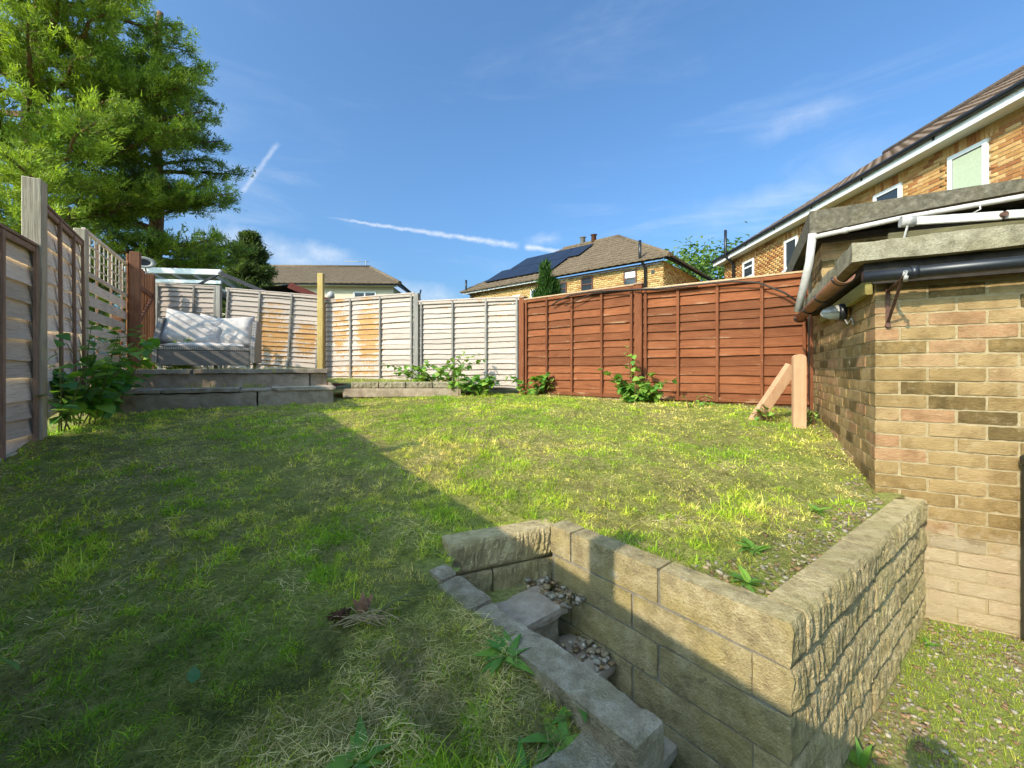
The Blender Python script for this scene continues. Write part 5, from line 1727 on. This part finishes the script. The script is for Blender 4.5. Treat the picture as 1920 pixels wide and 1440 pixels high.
def broadleaf(label, base, height, rad, seed, pal, nclump=55, per=90, size=0.17, name='leafy_tree'):
    g = np.random.default_rng(seed); gr = random.Random(seed)
    t_ = thing(name, label, 'tree', base)
    tube('trunk', [(0, 0, 0), (0.05, 0, height * 0.4), (0.0, 0.05, height * 0.62)], [0.18, 0.13, 0.08], M['bark'], t_, 8)
    P = []; N = []; Cc = []
    for k in range(nclump):
        a = g.random() * 6.283; ph = math.acos(g.uniform(-0.6, 1)); r = rad * g.uniform(0.55, 1.0)
        c = np.array((r * math.cos(a) * math.sin(ph), r * math.sin(a) * math.sin(ph), height * 0.68 + r * 0.85 * math.cos(ph)))
        if k % 3 == 0:
            tube('branch', [(0.02, 0.02, height * 0.5), tuple((np.array((0, 0, height * 0.6)) + c) / 2), tuple(c)], [0.05, 0.03, 0.01], M['bark'], t_, 5)
        q = g.normal(size=(per, 3)) * rad * np.array((0.20, 0.20, 0.13)) + c
        P.append(q); N.append(g.normal(size=(per, 3)) * 0.7 + np.array((0, 0, 0.8)) + (c - np.array((0, 0, height * .68))) * 0.3)
        tone = g.uniform(0, 1)
        Cc.append((np.array(pal[0]) * (1 - tone) + np.array(pal[1]) * tone) * g.uniform(0.75, 1.2, (per, 1)))
    V, F, c = leaf_cards(np.concatenate(P), np.concatenate(N), g.uniform(0.7, 1.2, nclump * per) * size, 0.6, np.concatenate(Cc), 0.2, seed)
    link('crown', np_mesh('crown', V, F, c), M['leaf'], t_)


broadleaf('leafy green tree between the solar house and long brick house', (10.9, 23.0, -0.6), 7.7, 2.7, 61, [(0.07, 0.14, 0.02), (0.18, 0.27, 0.05)], 60, 80, 0.26)
broadleaf('dark shrub top behind the white fence left of solar house', (-2.6, 12.5, -0.6), 2.4, 0.75, 66, [(0.03, 0.06, 0.015), (0.08, 0.13, 0.03)], 22, 40, 0.14, 'shrub')


def leaf_shape(seed, w=0.8):
    """single large leaf, about unit length along +y, folded and drooping"""
    rr = random.Random(seed)
    V = [(0, 0, 0)]; L = []; Rr = []; Mid = []
    n = 5
    for i in range(1, n + 1):
        t_ = i / n
        ww = w * 0.5 * math.sin(math.pi * min(1, t_ ** 0.7)) * (1.15 - 0.25 * t_) if i < n else 0.0
        z = -0.30 * t_ * t_
        Mid.append((0, t_, z)); L.append((-ww, t_ - 0.03, z + 0.10 * ww)); Rr.append((ww, t_ - 0.03, z + 0.10 * ww))
    V += Mid; V += L; V += Rr
    F = [(0, 1, 1 + n), (0, 1 + 2 * n, 1)]
    for i in range(n - 1):
        F += [(1 + i, 2 + i, 2 + n + i, 1 + n + i), (1 + i, 1 + 2 * n + i, 2 + 2 * n + i, 2 + i)]
    m = mesh_of('leaf', V, F)
    return m


def with_col(m, c, seed):
    g = np.random.default_rng(seed)
    a = m.color_attributes.new('Col', 'FLOAT_COLOR', 'POINT')
    n = len(m.vertices)
    cc = np.ones((n, 4), np.float32); cc[:, :3] = np.array(c) * g.uniform(0.85, 1.15, (n, 1))
    a.data.foreach_set('color', cc.ravel()); m.materials.append(M['leaf'])
    m.polygons.foreach_set('use_smooth', [True] * len(m.polygons))
    return m


LEAFC = [(0.08, 0.21, 0.04), (0.11, 0.26, 0.045), (0.15, 0.31, 0.05), (0.22, 0.38, 0.055), (0.09, 0.22, 0.07), (0.28, 0.42, 0.07)]
LEAF = [with_col(leaf_shape(k, 0.70 + 0.06 * k), LEAFC[k], k) for k in range(6)]


def leafy_bush(label, stems, seed, leaf=(0.07, 0.11), per=13, name='bush', pal=(0, 1, 2, 3, 4), max_parts=280, stem_mat='stem', cat='bush'):
    """plant of arching stems; each big leaf is a part"""
    g = random.Random(seed)
    base = stems[0][0]
    t_ = thing(name, label, cat, base)
    bz = Vector(base); n = 0
    for (p0, p1, bow) in stems:
        p0 = Vector(p0) - bz; p1 = Vector(p1) - bz
        pts = [p0.lerp(p1, s) + Vector((0, 0, bow * math.sin(math.pi * s))) for s in np.linspace(0, 1, 7)]
        tube('stem', pts, [0.006 - 0.0006 * k for k in range(7)], M[stem_mat], t_, 5)
        for k in range(per):
            if n >= max_parts: break
            s = 0.12 + 0.88 * (k + g.random() * 0.8) / per
            f = min(5.999, s * 6); i = int(f); P_ = pts[i].lerp(pts[i + 1], f - i)
            L_ = g.uniform(*leaf) * (0.75 + 0.5 * (1 - s))
            link('leaf', LEAF[g.choice(pal)], None, t_, P_, (g.uniform(-0.7, 0.5), g.uniform(-0.5, 0.5), g.uniform(0, 6.283)), (L_, L_, L_))
            n += 1
    return t_


g = random.Random(77)
stems = []
for k in range(25):
    s = g.random()
    bx = -3.85 - 0.75 * s + g.uniform(-.05, .25); by = 3.55 + 1.0 * s + g.uniform(-.1, .1)
    top = 0.30 + 0.42 * s if k % 3 else -0.05
    stems.append(((bx, by, -0.50), (bx + g.uniform(-0.12, 0.50), by + g.uniform(-0.35, 0.25), top * g.uniform(0.2, 1.0) - 0.05), g.uniform(0.02, 0.15)))
leafy_bush('large-leaved green bush growing against the left fence', stems, 78, (0.10, 0.175), 13, pal=(1, 2, 3, 4, 1), max_parts=300)
stems = [((-3.62, 3.3, -0.5), (-3.48, 3.16, 0.32), 0.05), ((-3.62, 3.28, -0.5), (-3.40, 3.12, -0.02), 0.06), ((-3.66, 3.4, -0.5), (-3.52, 3.02, -0.20), 0.08), ((-3.6, 3.3, -0.5), (-3.36, 3.35, 0.18), 0.1)]
leafy_bush('leafy bindweed climbing the foot of the tall left post', stems, 79, (0.08, 0.14), 7, 'climbing_plant', cat='plant')
stems = []
for k in range(16):
    bx = g.uniform(-5.15, -4.6); by = 5.55 + (bx + 5.2) * 0.45 + g.uniform(-.25, .25)
    stems.append(((bx, by, -0.05), (bx + g.uniform(-.2, .25), by + g.uniform(-.2, .15), g.uniform(0.2, 0.55)), g.uniform(0.02, 0.08)))
leafy_bush('sunlit yellow-green weeds between the gate and the sofa', stems, 80, (0.06, 0.10), 12, 'weed_clump', (2, 3, 5, 5), cat='weeds')


def bramble(label, base, stems, seed, n=14, leaf=(0.075, 0.125), pal=(1, 2, 3, 5)):
    return leafy_bush(label, stems, seed, leaf, n, 'bramble', pal, 290, 'stem_red', 'bramble')


def bstems(cx, cy, z, n, rx, ry, hmin, hmax, seed):
    g = random.Random(seed); out = []
    for k in range(n):
        a = g.uniform(0, 6.283)
        bx = cx + 0.35 * rx * g.uniform(-1, 1); by = cy + 0.3 * ry * g.uniform(-1, 1)
        out.append(((bx, by, z), (bx + rx * math.cos(a) * g.uniform(.3, 1), by - abs(ry * math.sin(a)) * g.uniform(0.1, 1), z + g.uniform(hmin, hmax)), g.uniform(0.03, 0.14)))
    return out


bramble('wide bramble trailing over the stone edging before the white fence', None, bstems(-1.25, 6.75, -0.25, 15, 0.75, 0.5, 0.1, 0.5, 1) + [((-1.1, 6.6, -0.25), (-0.75, 6.5, 0.28), 0.05), ((-1.4, 6.7, -0.25), (-1.9, 6.7, 0.05), 0.06)], 81)
bramble('low bramble spilling onto the lawn below the white panel', None, bstems(-0.62, 6.25, -0.40, 13, 0.55, 0.35, 0.03, 0.36, 2), 82)
bramble('small bramble at the foot of the red-white fence joint', None, bstems(0.28, 6.50, -0.41, 9, 0.42, 0.3, 0.05, 0.36, 3), 83)
bramble('bushy bramble growing up the red-brown fence post', None, bstems(1.62, 5.30, -0.45, 19, 0.50, 0.3, 0.08, 0.42, 4) + [((1.60, 5.42, -0.45), (1.50, 5.40, 0.32), 0.03), ((1.62, 5.42, -0.45), (1.58, 5.38, 0.20), 0.02), ((1.55, 5.4, -0.45), (1.18, 5.45, 0.02), 0.05), ((1.6, 5.35, -0.45), (2.05, 5.1, -0.12), 0.06)], 84, 11)
bramble('little weed beside the foot of the timber stake', None, bstems(2.42, 3.95, -0.53, 6, 0.18, 0.15, 0.04, 0.16, 5), 85, 5, (0.035, 0.055))
bramble('reddish weed between the stake and brick wall', None, bstems(2.76, 3.80, -0.53, 5, 0.10, 0.1, 0.03, 0.13, 6), 86, 5, (0.03, 0.05))
bramble('small weed at the base of the right red-brown panel', None, bstems(2.15, 4.78, -0.47, 6, 0.28, 0.15, 0.02, 0.13, 7), 87, 5, (0.035, 0.06))


def rosette(label, c, n, size, seed, pal=(1, 2, 3), upright=0.5):
    """dandelion or dock rosette: long leaves from one crown"""
    g = random.Random(seed)
    t_ = thing('dock_plant', label, 'weed', c)
    n = int(n * 1.7)
    for k in range(n):
        a = k * 2.4 + g.uniform(-.3, .3); L_ = size * g.uniform(0.4, 0.95)
        link('leaf', LEAF[g.choice(pal)], None, t_, (0.01 * math.cos(a), 0.01 * math.sin(a), 0.0), (upright * g.uniform(0.3, 1.5), g.uniform(-.3, .3), a), (L_ * 0.34, L_, L_))
    return t_


def lz(x, y): return float(lawn_z(np.array([x]), np.array([y]))[0])


for lb, (x, y), n, s, sd in [('leafy dock plant beside the low wall', (-0.015, 1.10), 13, 0.105, 1), ('broad-leaved dock near the bottom of the low wall', (0.175, 0.98), 6, 0.12, 2),
                             ('dandelion at the foot of the bottom dock', (0.10, 0.90), 5, 0.11, 3), ('dandelion on the gravel inside the retaining wall corner', (0.95, 1.62), 9, 0.105, 4),
                             ('flat green weed in the retaining wall corner', (0.80, 1.40), 13, 0.085, 5), ('dandelion on the gravel by the brick wall', (1.52, 2.05), 7, 0.08, 6),
                             ('ragged dock in the near left grass', (-0.33, 0.87), 8, 0.12, 7), ('dock in the shaded grass near the lower edge', (0.01, 0.82), 7, 0.11, 8)]:
    up = lz(x, y)
    rosette(lb, (x, y, up + 0.005), n, s, sd)
yz = lambda x, y: float(yard_z(np.array([x]), np.array([y]))[0])
rosette('tall dock leaf at the foot of the textured wall', (1.20, 1.42, yz(1.2, 1.42)), 4, 0.13, 12, (2, 3), 0.9)
rosette('small weed on the yard below the brick wall', (2.05, 2.03, yz(2.05, 2.03)), 7, 0.07, 13)

# ================================================================== grass, clippings, stones
def sample_lawn(n, zone, power=1.0):
    """points on the lawn, thicker near the camera"""
    out = []
    got = 0
    while got < n:
        k = 400000
        # polar sampling round the camera keeps the density on screen even
        ang_ = rng.uniform(R(-62), R(62), k); d = 0.55 + (9.0 - 0.55) * rng.random(k) ** 1.55
        x = d * np.sin(ang_); y = d * np.cos(ang_)
        a, b = ab(x, y)
        ok = ~is_lower(x, y, 0.11) & (y > 0.3)
        # inside the fences
        ok &= (x * 0.85 + y * 0.53) > (-3.60 * 0.85 + 3.10 * 0.53 + 0.02)
        ok &= (x - 2.066) * 0.8686 - (y - 2.34) * 0.4955 < 0.0        # left of the brick wall
        nR = np.interp(x, [-6, -2.5, -2.42, -0.8, 0.18, 1.74, 3.34, 4.5], [4.0, 5.5, 6.08, 6.3, 6.85, 5.55, 4.45, 3.8])
        ok &= y < nR
        ok &= ~(((x + 4.41) * 0.864 + (y - 4.41) * 0.504 < 2.35) & (-(x + 4.41) * 0.504 + (y - 4.41) * 0.864 > -0.02))
        ok &= ~((b < -0.49) & (b > -0.61) & (a < 1.08)) & ~((a < 0.2) & (b < -0.58))
        ok &= ~((b > -0.47) & (b < 0.02) & (a < 1.10 - 0.1 * b)) & ~((b > -0.56) & (b < 0.02) & (a < 1.0))
        out.append(np.stack([x[ok], y[ok]], 1)); got += int(ok.sum())
    return np.concatenate(out)[:n]


def blades(P, z, length, width, lean, cols, seed, bend=0.5):
    g = np.random.default_rng(seed)
    n = len(P)
    a = g.uniform(0, 2 * np.pi, n); ca, sa_ = np.cos(a), np.sin(a)
    fx = g.uniform(0, 2 * np.pi, n)
    bx = np.stack([np.cos(fx), np.sin(fx), np.zeros(n)], 1) * width[:, None] * 0.5
    base = np.stack([P[:, 0], P[:, 1], z], 1)
    dirh = np.stack([ca, sa_, np.zeros(n)], 1)
    up = np.array((0, 0, 1.0))
    c1 = np.cos(lean)[:, None]; s1 = np.sin(lean)[:, None]
    l2 = np.minimum(lean + bend * g.uniform(0.2, 1.4, n), 1.75)
    c2 = np.cos(l2)[:, None]; s2 = np.sin(l2)[:, None]
    mid = base + (up * c1 + dirh * s1) * length[:, None] * 0.55
    tip = mid + (up * c2 + dirh * s2) * length[:, None] * 0.5
    V = np.stack([base - bx, base + bx, mid - bx * 0.75, mid + bx * 0.75, tip], 1).reshape(-1, 3)
    b = np.arange(n)[:, None] * 5
    F = np.concatenate([b + np.array(f) for f in ((0, 1, 3), (0, 3, 2), (2, 3, 4))])
    C = np.repeat(cols, 5, axis=0)
    return V, F, C


def patch(x, y):
    """lushness 0..1, dryness 0..1, bare 0..1"""
    lush = fbm(x, y, 60, 2.3, 4, 0.62)
    dry = fbm(x + 9, y, 70, 1.9, 4, 0.6)
    tuft = fbm(x, y, 80, 9.0, 3)
    return lush, dry, tuft


def gravel_zone(x, y):
    """bare stony soil in the wall corner and along the brick wall"""
    a, b = ab(x, y)
    d_r = a - 0.10                       # distance behind the right-hand face
    w = 0.26 - 0.07 * np.clip(b, 0, 2) + 0.25 * (fbm(x, y, 93, 5.0, 2) - 0.5)
    k = np.clip(1 - d_r / np.maximum(w, 0.06), 0, 1) * (b > 0.05)
    return k


NG = 330000
P = sample_lawn(NG, 'lawn')
x, y = P[:, 0], P[:, 1]
lush, dry, tuft = patch(x, y)
gz = gravel_zone(x, y)
keepp = (rng.random(len(P)) < np.clip((lush - 0.24) * 3.8 + (tuft - 0.5) * 1.6, 0.55, 1.0)) & (rng.random(len(P)) > gz * 1.1)
P = P[keepp]; x, y = P[:, 0], P[:, 1]; lush, dry, tuft = lush[keepp], dry[keepp], tuft[keepp]
n = len(P)
z = lawn_z(x, y) - 0.004
dist = np.hypot(x, y)
hgt = (0.013 + 0.019 * np.clip((lush - 0.35) * 3, 0, 1) * np.clip((tuft - 0.3) * 2.2, 0.2, 1.3)) * rng.lognormal(0, 0.35, n)
fine = fbm(x, y, 140, 17.0, 3, 0.6)
hgt *= np.clip(0.55 + (fine - 0.35) * 2.8, 0.45, 1.6)
hgt *= np.where(rng.random(n) < 0.03, 1.9, 1.0)
wid = rng.uniform(0.0020, 0.0040, n) * (1 + 0.40 * np.clip(dist - 1.2, 0, 5))
lean = np.clip(rng.normal(0.85, 0.40, n), 0.0, 1.55)
gcol = np.array([(0.21, 0.34, 0.028), (0.34, 0.45, 0.038), (0.49, 0.53, 0.065), (0.64, 0.56, 0.14), (0.74, 0.59, 0.26)])
f = np.clip(1.85 + (dry - 0.5) * 7.0 - (lush - 0.5) * 4.0 - (tuft - 0.5) * 2.5 + rng.normal(0, 0.8, n), 0, 3.999)
i = f.astype(int); fr = (f - i)[:, None]
cols = gcol[i] * (1 - fr) + gcol[i + 1] * fr
cols *= rng.uniform(0.72, 1.2, (n, 1)) * np.clip(0.60 + (fine - 0.36) * 3.0, 0.36, 1.4)[:, None]
V, F, Cc = blades(P, z, hgt, wid, lean, cols, 3, 0.7)
tag(link('grass', np_mesh('grass', V, F, Cc), M['grass']), 'rough short green grass of the lawn', 'grass', None, 'stuff')

# cut stalks and hay lying about
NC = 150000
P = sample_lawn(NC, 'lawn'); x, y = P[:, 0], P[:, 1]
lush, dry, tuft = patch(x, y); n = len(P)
westk = np.clip((0.6 - x) / 3.2, 0, 1)          # more clippings on the western half, also lightening the lawn in shade
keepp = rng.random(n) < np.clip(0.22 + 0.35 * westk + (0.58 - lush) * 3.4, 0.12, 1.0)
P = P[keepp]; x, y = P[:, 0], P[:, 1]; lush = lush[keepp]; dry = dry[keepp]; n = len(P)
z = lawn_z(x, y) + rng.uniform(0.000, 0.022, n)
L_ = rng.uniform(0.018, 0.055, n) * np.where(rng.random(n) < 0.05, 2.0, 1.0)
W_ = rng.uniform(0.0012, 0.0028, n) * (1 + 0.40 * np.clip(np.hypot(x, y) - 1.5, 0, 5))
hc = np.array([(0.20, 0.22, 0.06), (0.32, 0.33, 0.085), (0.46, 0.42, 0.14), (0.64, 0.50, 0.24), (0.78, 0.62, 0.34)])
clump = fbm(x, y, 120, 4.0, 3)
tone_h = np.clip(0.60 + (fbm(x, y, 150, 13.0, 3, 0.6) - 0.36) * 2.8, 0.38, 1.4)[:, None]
f = np.clip((clump - 0.36) * 10 + 0.7 * np.clip((0.6 - x) / 3.2, 0, 1) + rng.normal(0, 0.95, n), 0, 3.999); i = f.astype(int); fr = (f - i)[:, None]  # paler straw towards the west, brightening put into the shaded lawn's colour
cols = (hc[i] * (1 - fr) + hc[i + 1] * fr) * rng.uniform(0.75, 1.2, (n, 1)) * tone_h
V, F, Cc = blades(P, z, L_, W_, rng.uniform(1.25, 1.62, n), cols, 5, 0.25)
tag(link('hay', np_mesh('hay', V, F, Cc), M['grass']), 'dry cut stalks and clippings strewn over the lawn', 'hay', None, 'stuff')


def pebbles(P, z, size, pal, seed):
    g = np.random.default_rng(seed); n = len(P)
    base = np.array([(-1, -1, -1), (1, -1, -1), (1, 1, -1), (-1, 1, -1), (-1, -1, 1), (1, -1, 1), (1, 1, 1), (-1, 1, 1)], float) * 0.5
    Q = base[None] * g.uniform(0.55, 1.15, (n, 8, 1)) * np.array((1, 1, 0.6)) * g.uniform(0.7, 1.3, (n, 1, 3))
    a = g.uniform(0, 6.283, n); t_ = g.uniform(-0.6, 0.6, n)
    ca, sa_ = np.cos(a)[:, None], np.sin(a)[:, None]
    X = Q[..., 0] * ca - Q[..., 1] * sa_; Y = Q[..., 0] * sa_ + Q[..., 1] * ca
    Z = Q[..., 2] + X * np.tan(t_)[:, None] * 0.4
    Q = np.stack([X, Y, Z], 2) * size[:, None, None]
    Q += np.stack([P[:, 0], P[:, 1], z], 1)[:, None, :]
    b = np.arange(n)[:, None] * 8
    F = np.concatenate([b + np.array(f) for f in ((3, 2, 1, 0), (4, 5, 6, 7), (0, 1, 5, 4), (1, 2, 6, 5), (2, 3, 7, 6), (3, 0, 4, 7))])
    pal = np.array(pal)
    c = pal[g.integers(0, len(pal), n)] * g.uniform(0.5, 1.0, (n, 1))
    return np_mesh('gravel', Q.reshape(-1, 3), F, np.repeat(c, 8, axis=0))


PAL = [(0.40, 0.31, 0.18), (0.46, 0.37, 0.23), (0.34, 0.22, 0.11), (0.44, 0.39, 0.30), (0.28, 0.23, 0.16), (0.52, 0.45, 0.36), (0.38, 0.24, 0.13)]
# gravel in the yard
k = 30000
x = rng.uniform(0.7, 3.1, k); y = rng.uniform(0.2, 2.6, k)
a, b = ab(x, y)
ok = (a < -0.015) & ((x - 2.066) * 0.4955 + (y - 2.34) * 0.8686 < -0.01)
x, y = x[ok][:9500], y[ok][:9500]
lushy = fbm(x, y, 130, 3.2, 4)
kk = rng.random(len(x)) < np.clip(1.5 - lushy * 1.6, 0.15, 1)
x, y = x[kk], y[kk]
mm = pebbles(np.stack([x, y], 1), yard_z(x, y) + 0.002, rng.uniform(0.006, 0.019, len(x)), PAL, 4)
tag(link('gravel', mm, M['stone_attr']), 'tan gravel in the lower yard', 'gravel', None, 'stuff')
# stones showing through the thin grass in the wall corner, along the brick wall and on the steps
k = 60000
x = rng.uniform(-0.3, 3.4, k); y = rng.uniform(0.9, 5.6, k)
a, b = ab(x, y)
side = (x - 2.066) * 0.8686 - (y - 2.34) * 0.4955
gk = gravel_zone(x, y)
sidek = np.clip(1 - np.abs(side + 0.06) / 0.10, 0, 1) * (y > 2.2) * (y < 4.6) * (side < 0)
fk = np.clip(1 - np.abs(y - np.interp(x, [0.18, 1.74, 3.34], [6.75, 5.42, 4.33])) / 0.10, 0, 1) * (x > 1.7)
okk = (rng.random(k) < np.maximum.reduce([gk * 0.75, sidek * 0.16, fk * 0.2])) & ~is_lower(x, y, 0.11) & (side < -0.005)
x2, y2 = x[okk][:5200], y[okk][:5200]
P1_ = np.stack([x2, y2], 1); z1 = lawn_z(x2, y2) + 0.003; s1_ = rng.uniform(0.006, 0.020, len(x2))
# on the treads, by the wall
aa = np.concatenate([rng.uniform(0.72, 1.0, 90), rng.uniform(0.56, 0.75, 130)]); bb = np.concatenate([-0.015 - 0.11 * rng.random(90) ** 1.3, -0.02 - 0.36 * rng.random(130) ** 1.6])
zz_ = np.where(np.arange(220) < 90, -0.955, -1.115) + 0.022 * rng.random(220) ** 2
pp = np.array([PW(a_, b__, 0)[:2] for a_, b__ in zip(aa, bb)])
mm = pebbles(np.concatenate([P1_, pp]), np.concatenate([z1, zz_]), np.concatenate([s1_, rng.uniform(0.008, 0.024, 220)]), PAL, 6)
tag(link('stones', mm, M['stone_attr']), 'loose stones in the wall corner, along the walls and on the steps', 'stones', None, 'stuff')

# moss and thin grass in the yard
k = 70000
x = rng.uniform(0.7, 3.0, k); y = rng.uniform(0.2, 2.6, k)
a, b = ab(x, y)
lushy = fbm(x, y, 130, 3.2, 4)
edge = np.clip(1 - np.abs(a + 0.05) / 0.10, 0, 1)
ok = (a < -0.02) & ((x - 2.066) * 0.4955 + (y - 2.34) * 0.8686 < -0.015) & (rng.random(k) < np.clip((lushy - 0.30) * 3.8 + edge * 0.5, 0.18, 1))
P = np.stack([x[ok], y[ok]], 1); n = len(P)
f = np.clip(rng.normal(1.4, 0.9, n), 0, 3.999); i = f.astype(int); fr = (f - i)[:, None]
cols = (gcol[i] * (1 - fr) + gcol[i + 1] * fr) * rng.uniform(0.75, 1.2, (n, 1))
V, F, Cc = blades(P, yard_z(P[:, 0], P[:, 1]) - 0.002, rng.uniform(0.010, 0.032, n), rng.uniform(0.0018, 0.0036, n), np.clip(rng.normal(0.7, 0.4, n), 0, 1.5), cols, 8, 0.6)
tag(link('yard_grass', np_mesh('yard_grass', V, F, Cc), M['grass']), 'thin moss and grass growing in the yard gravel', 'grass', None, 'stuff')

# weeds on the terrace and the planting bed
k = 14000
x = rng.uniform(-5.2, 0.2, k); y = rng.uniform(4.8, 8.0, k)
ta = (x + 4.41) * 0.864 + (y - 4.41) * 0.504; tb = -(x + 4.41) * 0.504 + (y - 4.41) * 0.864
on_t = (ta > -0.2) & (ta < 2.2) & (tb > 0.72) & (tb < 3.5)
on_s = (ta > -0.1) & (ta < 1.9) & (tb > 0.30) & (tb < 0.42)
on_b = (ta > 2.35) & (y > np.interp(x, [-2.6, -0.75, 0.1], [6.25, 6.45, 6.85])) & (y < np.interp(x, [-3.8, -1.71, 0.18], [8.1, 7.3, 6.8]))
ok = (on_t & (rng.random(k) < 0.9)) | (on_s & (fbm(x, y, 160, 5.0, 2) > 0.5)) | (on_b & (rng.random(k) < 0.35))
P = np.stack([x[ok], y[ok]], 1); n = len(P)
z = np.where(on_t[ok], -0.052, np.where(on_s[ok], -0.24, -0.215))
f = np.clip(rng.normal(1.5, 0.9, n), 0, 3.999); i = f.astype(int); fr = (f - i)[:, None]
cols = (gcol[i] * (1 - fr) + gcol[i + 1] * fr) * rng.uniform(0.75, 1.2, (n, 1))
V, F, Cc = blades(P, z, rng.uniform(0.03, 0.10, n), rng.uniform(0.004, 0.009, n), np.clip(rng.normal(0.5, 0.4, n), 0, 1.5), cols, 9, 0.6)
tag(link('terrace_grass', np_mesh('terrace_grass', V, F, Cc), M['grass']), 'tufty grass on the terrace and planting bed', 'grass', None, 'stuff')

# pulled-up withered plant lying on the lawn
wx, wy = -0.44, 1.22
wz = lz(wx, wy) + 0.012
wp_ = thing('withered_weed', 'pulled-up withered weed with straw stems lying on the lawn', 'dead weed', (wx, wy, wz))
gg = random.Random(4)
wp_.scale = (0.8, 0.8, 0.6)
M['straw'] = plain('straw', (0.46, 0.33, 0.17), 0.8, 0.2, 0.3)
M['dead_leaf'] = plain('dead_leaf', (0.30, 0.15, 0.075), 0.8, 0.2, 0.35, 0.3)
M['root'] = plain('root', (0.11, 0.055, 0.03), 0.9, 0.1, 0.3)
for k in range(17):
    a0 = gg.uniform(-0.5, 0.6); L0 = gg.uniform(0.10, 0.22); bx = gg.uniform(-0.05, 0.05); by = gg.uniform(-0.025, 0.03)
    pts = [(bx + L0 * (s - 0.5) * math.cos(a0) + gg.uniform(-.008, .008), by + L0 * (s - 0.5) * math.sin(a0) + gg.uniform(-.008, .008), 0.004 + 0.022 * math.sin(3.1 * s) + gg.uniform(0, 0.02)) for s in np.linspace(0, 1, 6)]
    tube('stalk', pts, 0.0022, M['straw'], wp_, 4)
for k in range(4):
    pts = [(0.05 + 0.05 * s * (k + 1) * .6, 0.02 + 0.05 * s, 0.02 + 0.03 * math.sin(2.5 * s) + 0.02 * k * s) for s in np.linspace(0, 1.6, 6)]
    tube('stalk', pts, 0.0026, M['stem'], wp_, 4)
for k in range(3):
    m_ = leaf_shape(k, 0.5); o = link('dead_leaf', m_, M['dead_leaf'], wp_, (-0.03 + 0.012 * k, 0.045, 0.01), (0.9 + 0.3 * k, 0.5 - 0.5 * k, 0.4 * k), (0.07, 0.09, 0.12))
for k in range(14):
    a0 = gg.uniform(0, 6.28); pts = [(-0.10 + 0.045 * s * math.cos(a0) + gg.uniform(-.01, .01), 0.02 + 0.035 * s * math.sin(a0) + gg.uniform(-.01, .01), 0.012 + 0.02 * gg.random()) for s in np.linspace(-1, 1, 5)]
    tube('root', pts, 0.0035, M['root'], wp_, 4)
for k, (x_, y_, rot_) in enumerate([(-0.78, 1.0, 0.6), (-1.26, 1.05, 1.9)]):
    t2 = link('fallen_leaf', LEAF[4] if k == 0 else LEAF[1], None, None, (x_, y_, lz(x_, y_) + 0.03), (0.9 if k else 0.35, 0.4, rot_), (0.03, 0.065, 0.06))
    tag(t2, ['fallen green leaf lying on the near left grass', 'pale leaf lying at the left edge of the lawn'][k], 'leaf')


# ================================================================== the photographer, standing in the yard behind the camera
def person(label):
    J = [(-0.19, -0.30, -0.50), (-0.19, -0.29, -0.30), (-0.18, -0.27, -0.12), (-0.175, -0.245, 0.02), (-0.172, -0.225, 0.085), (-0.17, -0.19, 0.19), (-0.17, -0.19, 0.285)]
    Rr = [0.15, 0.135, 0.155, 0.062, 0.060, 0.095, 0.062]
    E_ = [(0, 1), (1, 2), (2, 3), (3, 4), (4, 5), (5, 6)]

    def chain(par, pts, rads):
        for p_, r_ in zip(pts, rads):
            J.append(p_); Rr.append(r_); E_.append((par, len(J) - 1)); par = len(J) - 1
        return par
    for sx in (-1, 1):
        chain(0, [(-0.19 + sx * 0.10, -0.30, -0.60), (-0.19 + sx * 0.11, -0.28, -0.92), (-0.19 + sx * 0.115, -0.31, -1.28), (-0.19 + sx * 0.125, -0.19, -1.345)], [0.095, 0.065, 0.045, 0.040])
        h_ = chain(2, [(-0.18 + sx * 0.19, -0.27, -0.07), (-0.18 + sx * 0.27, -0.22, -0.30), (-0.14 + sx * 0.16, -0.12, -0.16), (-0.09 + sx * 0.10, -0.085, -0.11)], [0.062, 0.045, 0.034, 0.030])
        hx, hy, hz = J[h_]
        for k in range(4):
            chain(h_, [(hx - sx * 0.012 * k + sx * 0.02, hy + 0.018, hz + 0.05), (hx - sx * 0.012 * k - sx * 0.004, hy + 0.030, hz + 0.075 - 0.005 * k)], [0.009, 0.008])
        chain(h_, [(hx - sx * 0.035, hy + 0.0, hz + 0.028), (hx - sx * 0.045, hy + 0.012, hz + 0.05)], [0.010, 0.009])
    m = bpy.data.meshes.new('person'); m.from_pydata(J, E_, []); m.update()
    o = bpy.data.objects.new('person', m); col.objects.link(o)
    sk_ = o.modifiers.new('skin', 'SKIN')
    if not m.skin_vertices: m.attributes
    lay = m.skin_vertices[0].data if m.skin_vertices else None
    if lay is None:
        bm = bmesh.new(); bm.from_mesh(m); bm.verts.layers.skin.verify(); bm.to_mesh(m); bm.free(); lay = m.skin_vertices[0].data
    for k, r_ in enumerate(Rr):
        lay[k].radius = (r_, r_ * (0.8 if k in (0, 1, 2) else 1.0)); lay[k].use_root = (k == 0)
    o.modifiers.new('sub', 'SUBSURF').levels = 2
    o.modifiers['sub'].render_levels = 2
    m.materials.append(plain('cloth', (0.05, 0.06, 0.09), 0.9, 0.1, 0.2))
    tag(o, label, 'person')
    return o


person('person in dark clothing standing behind the camera, only their shadow seen')
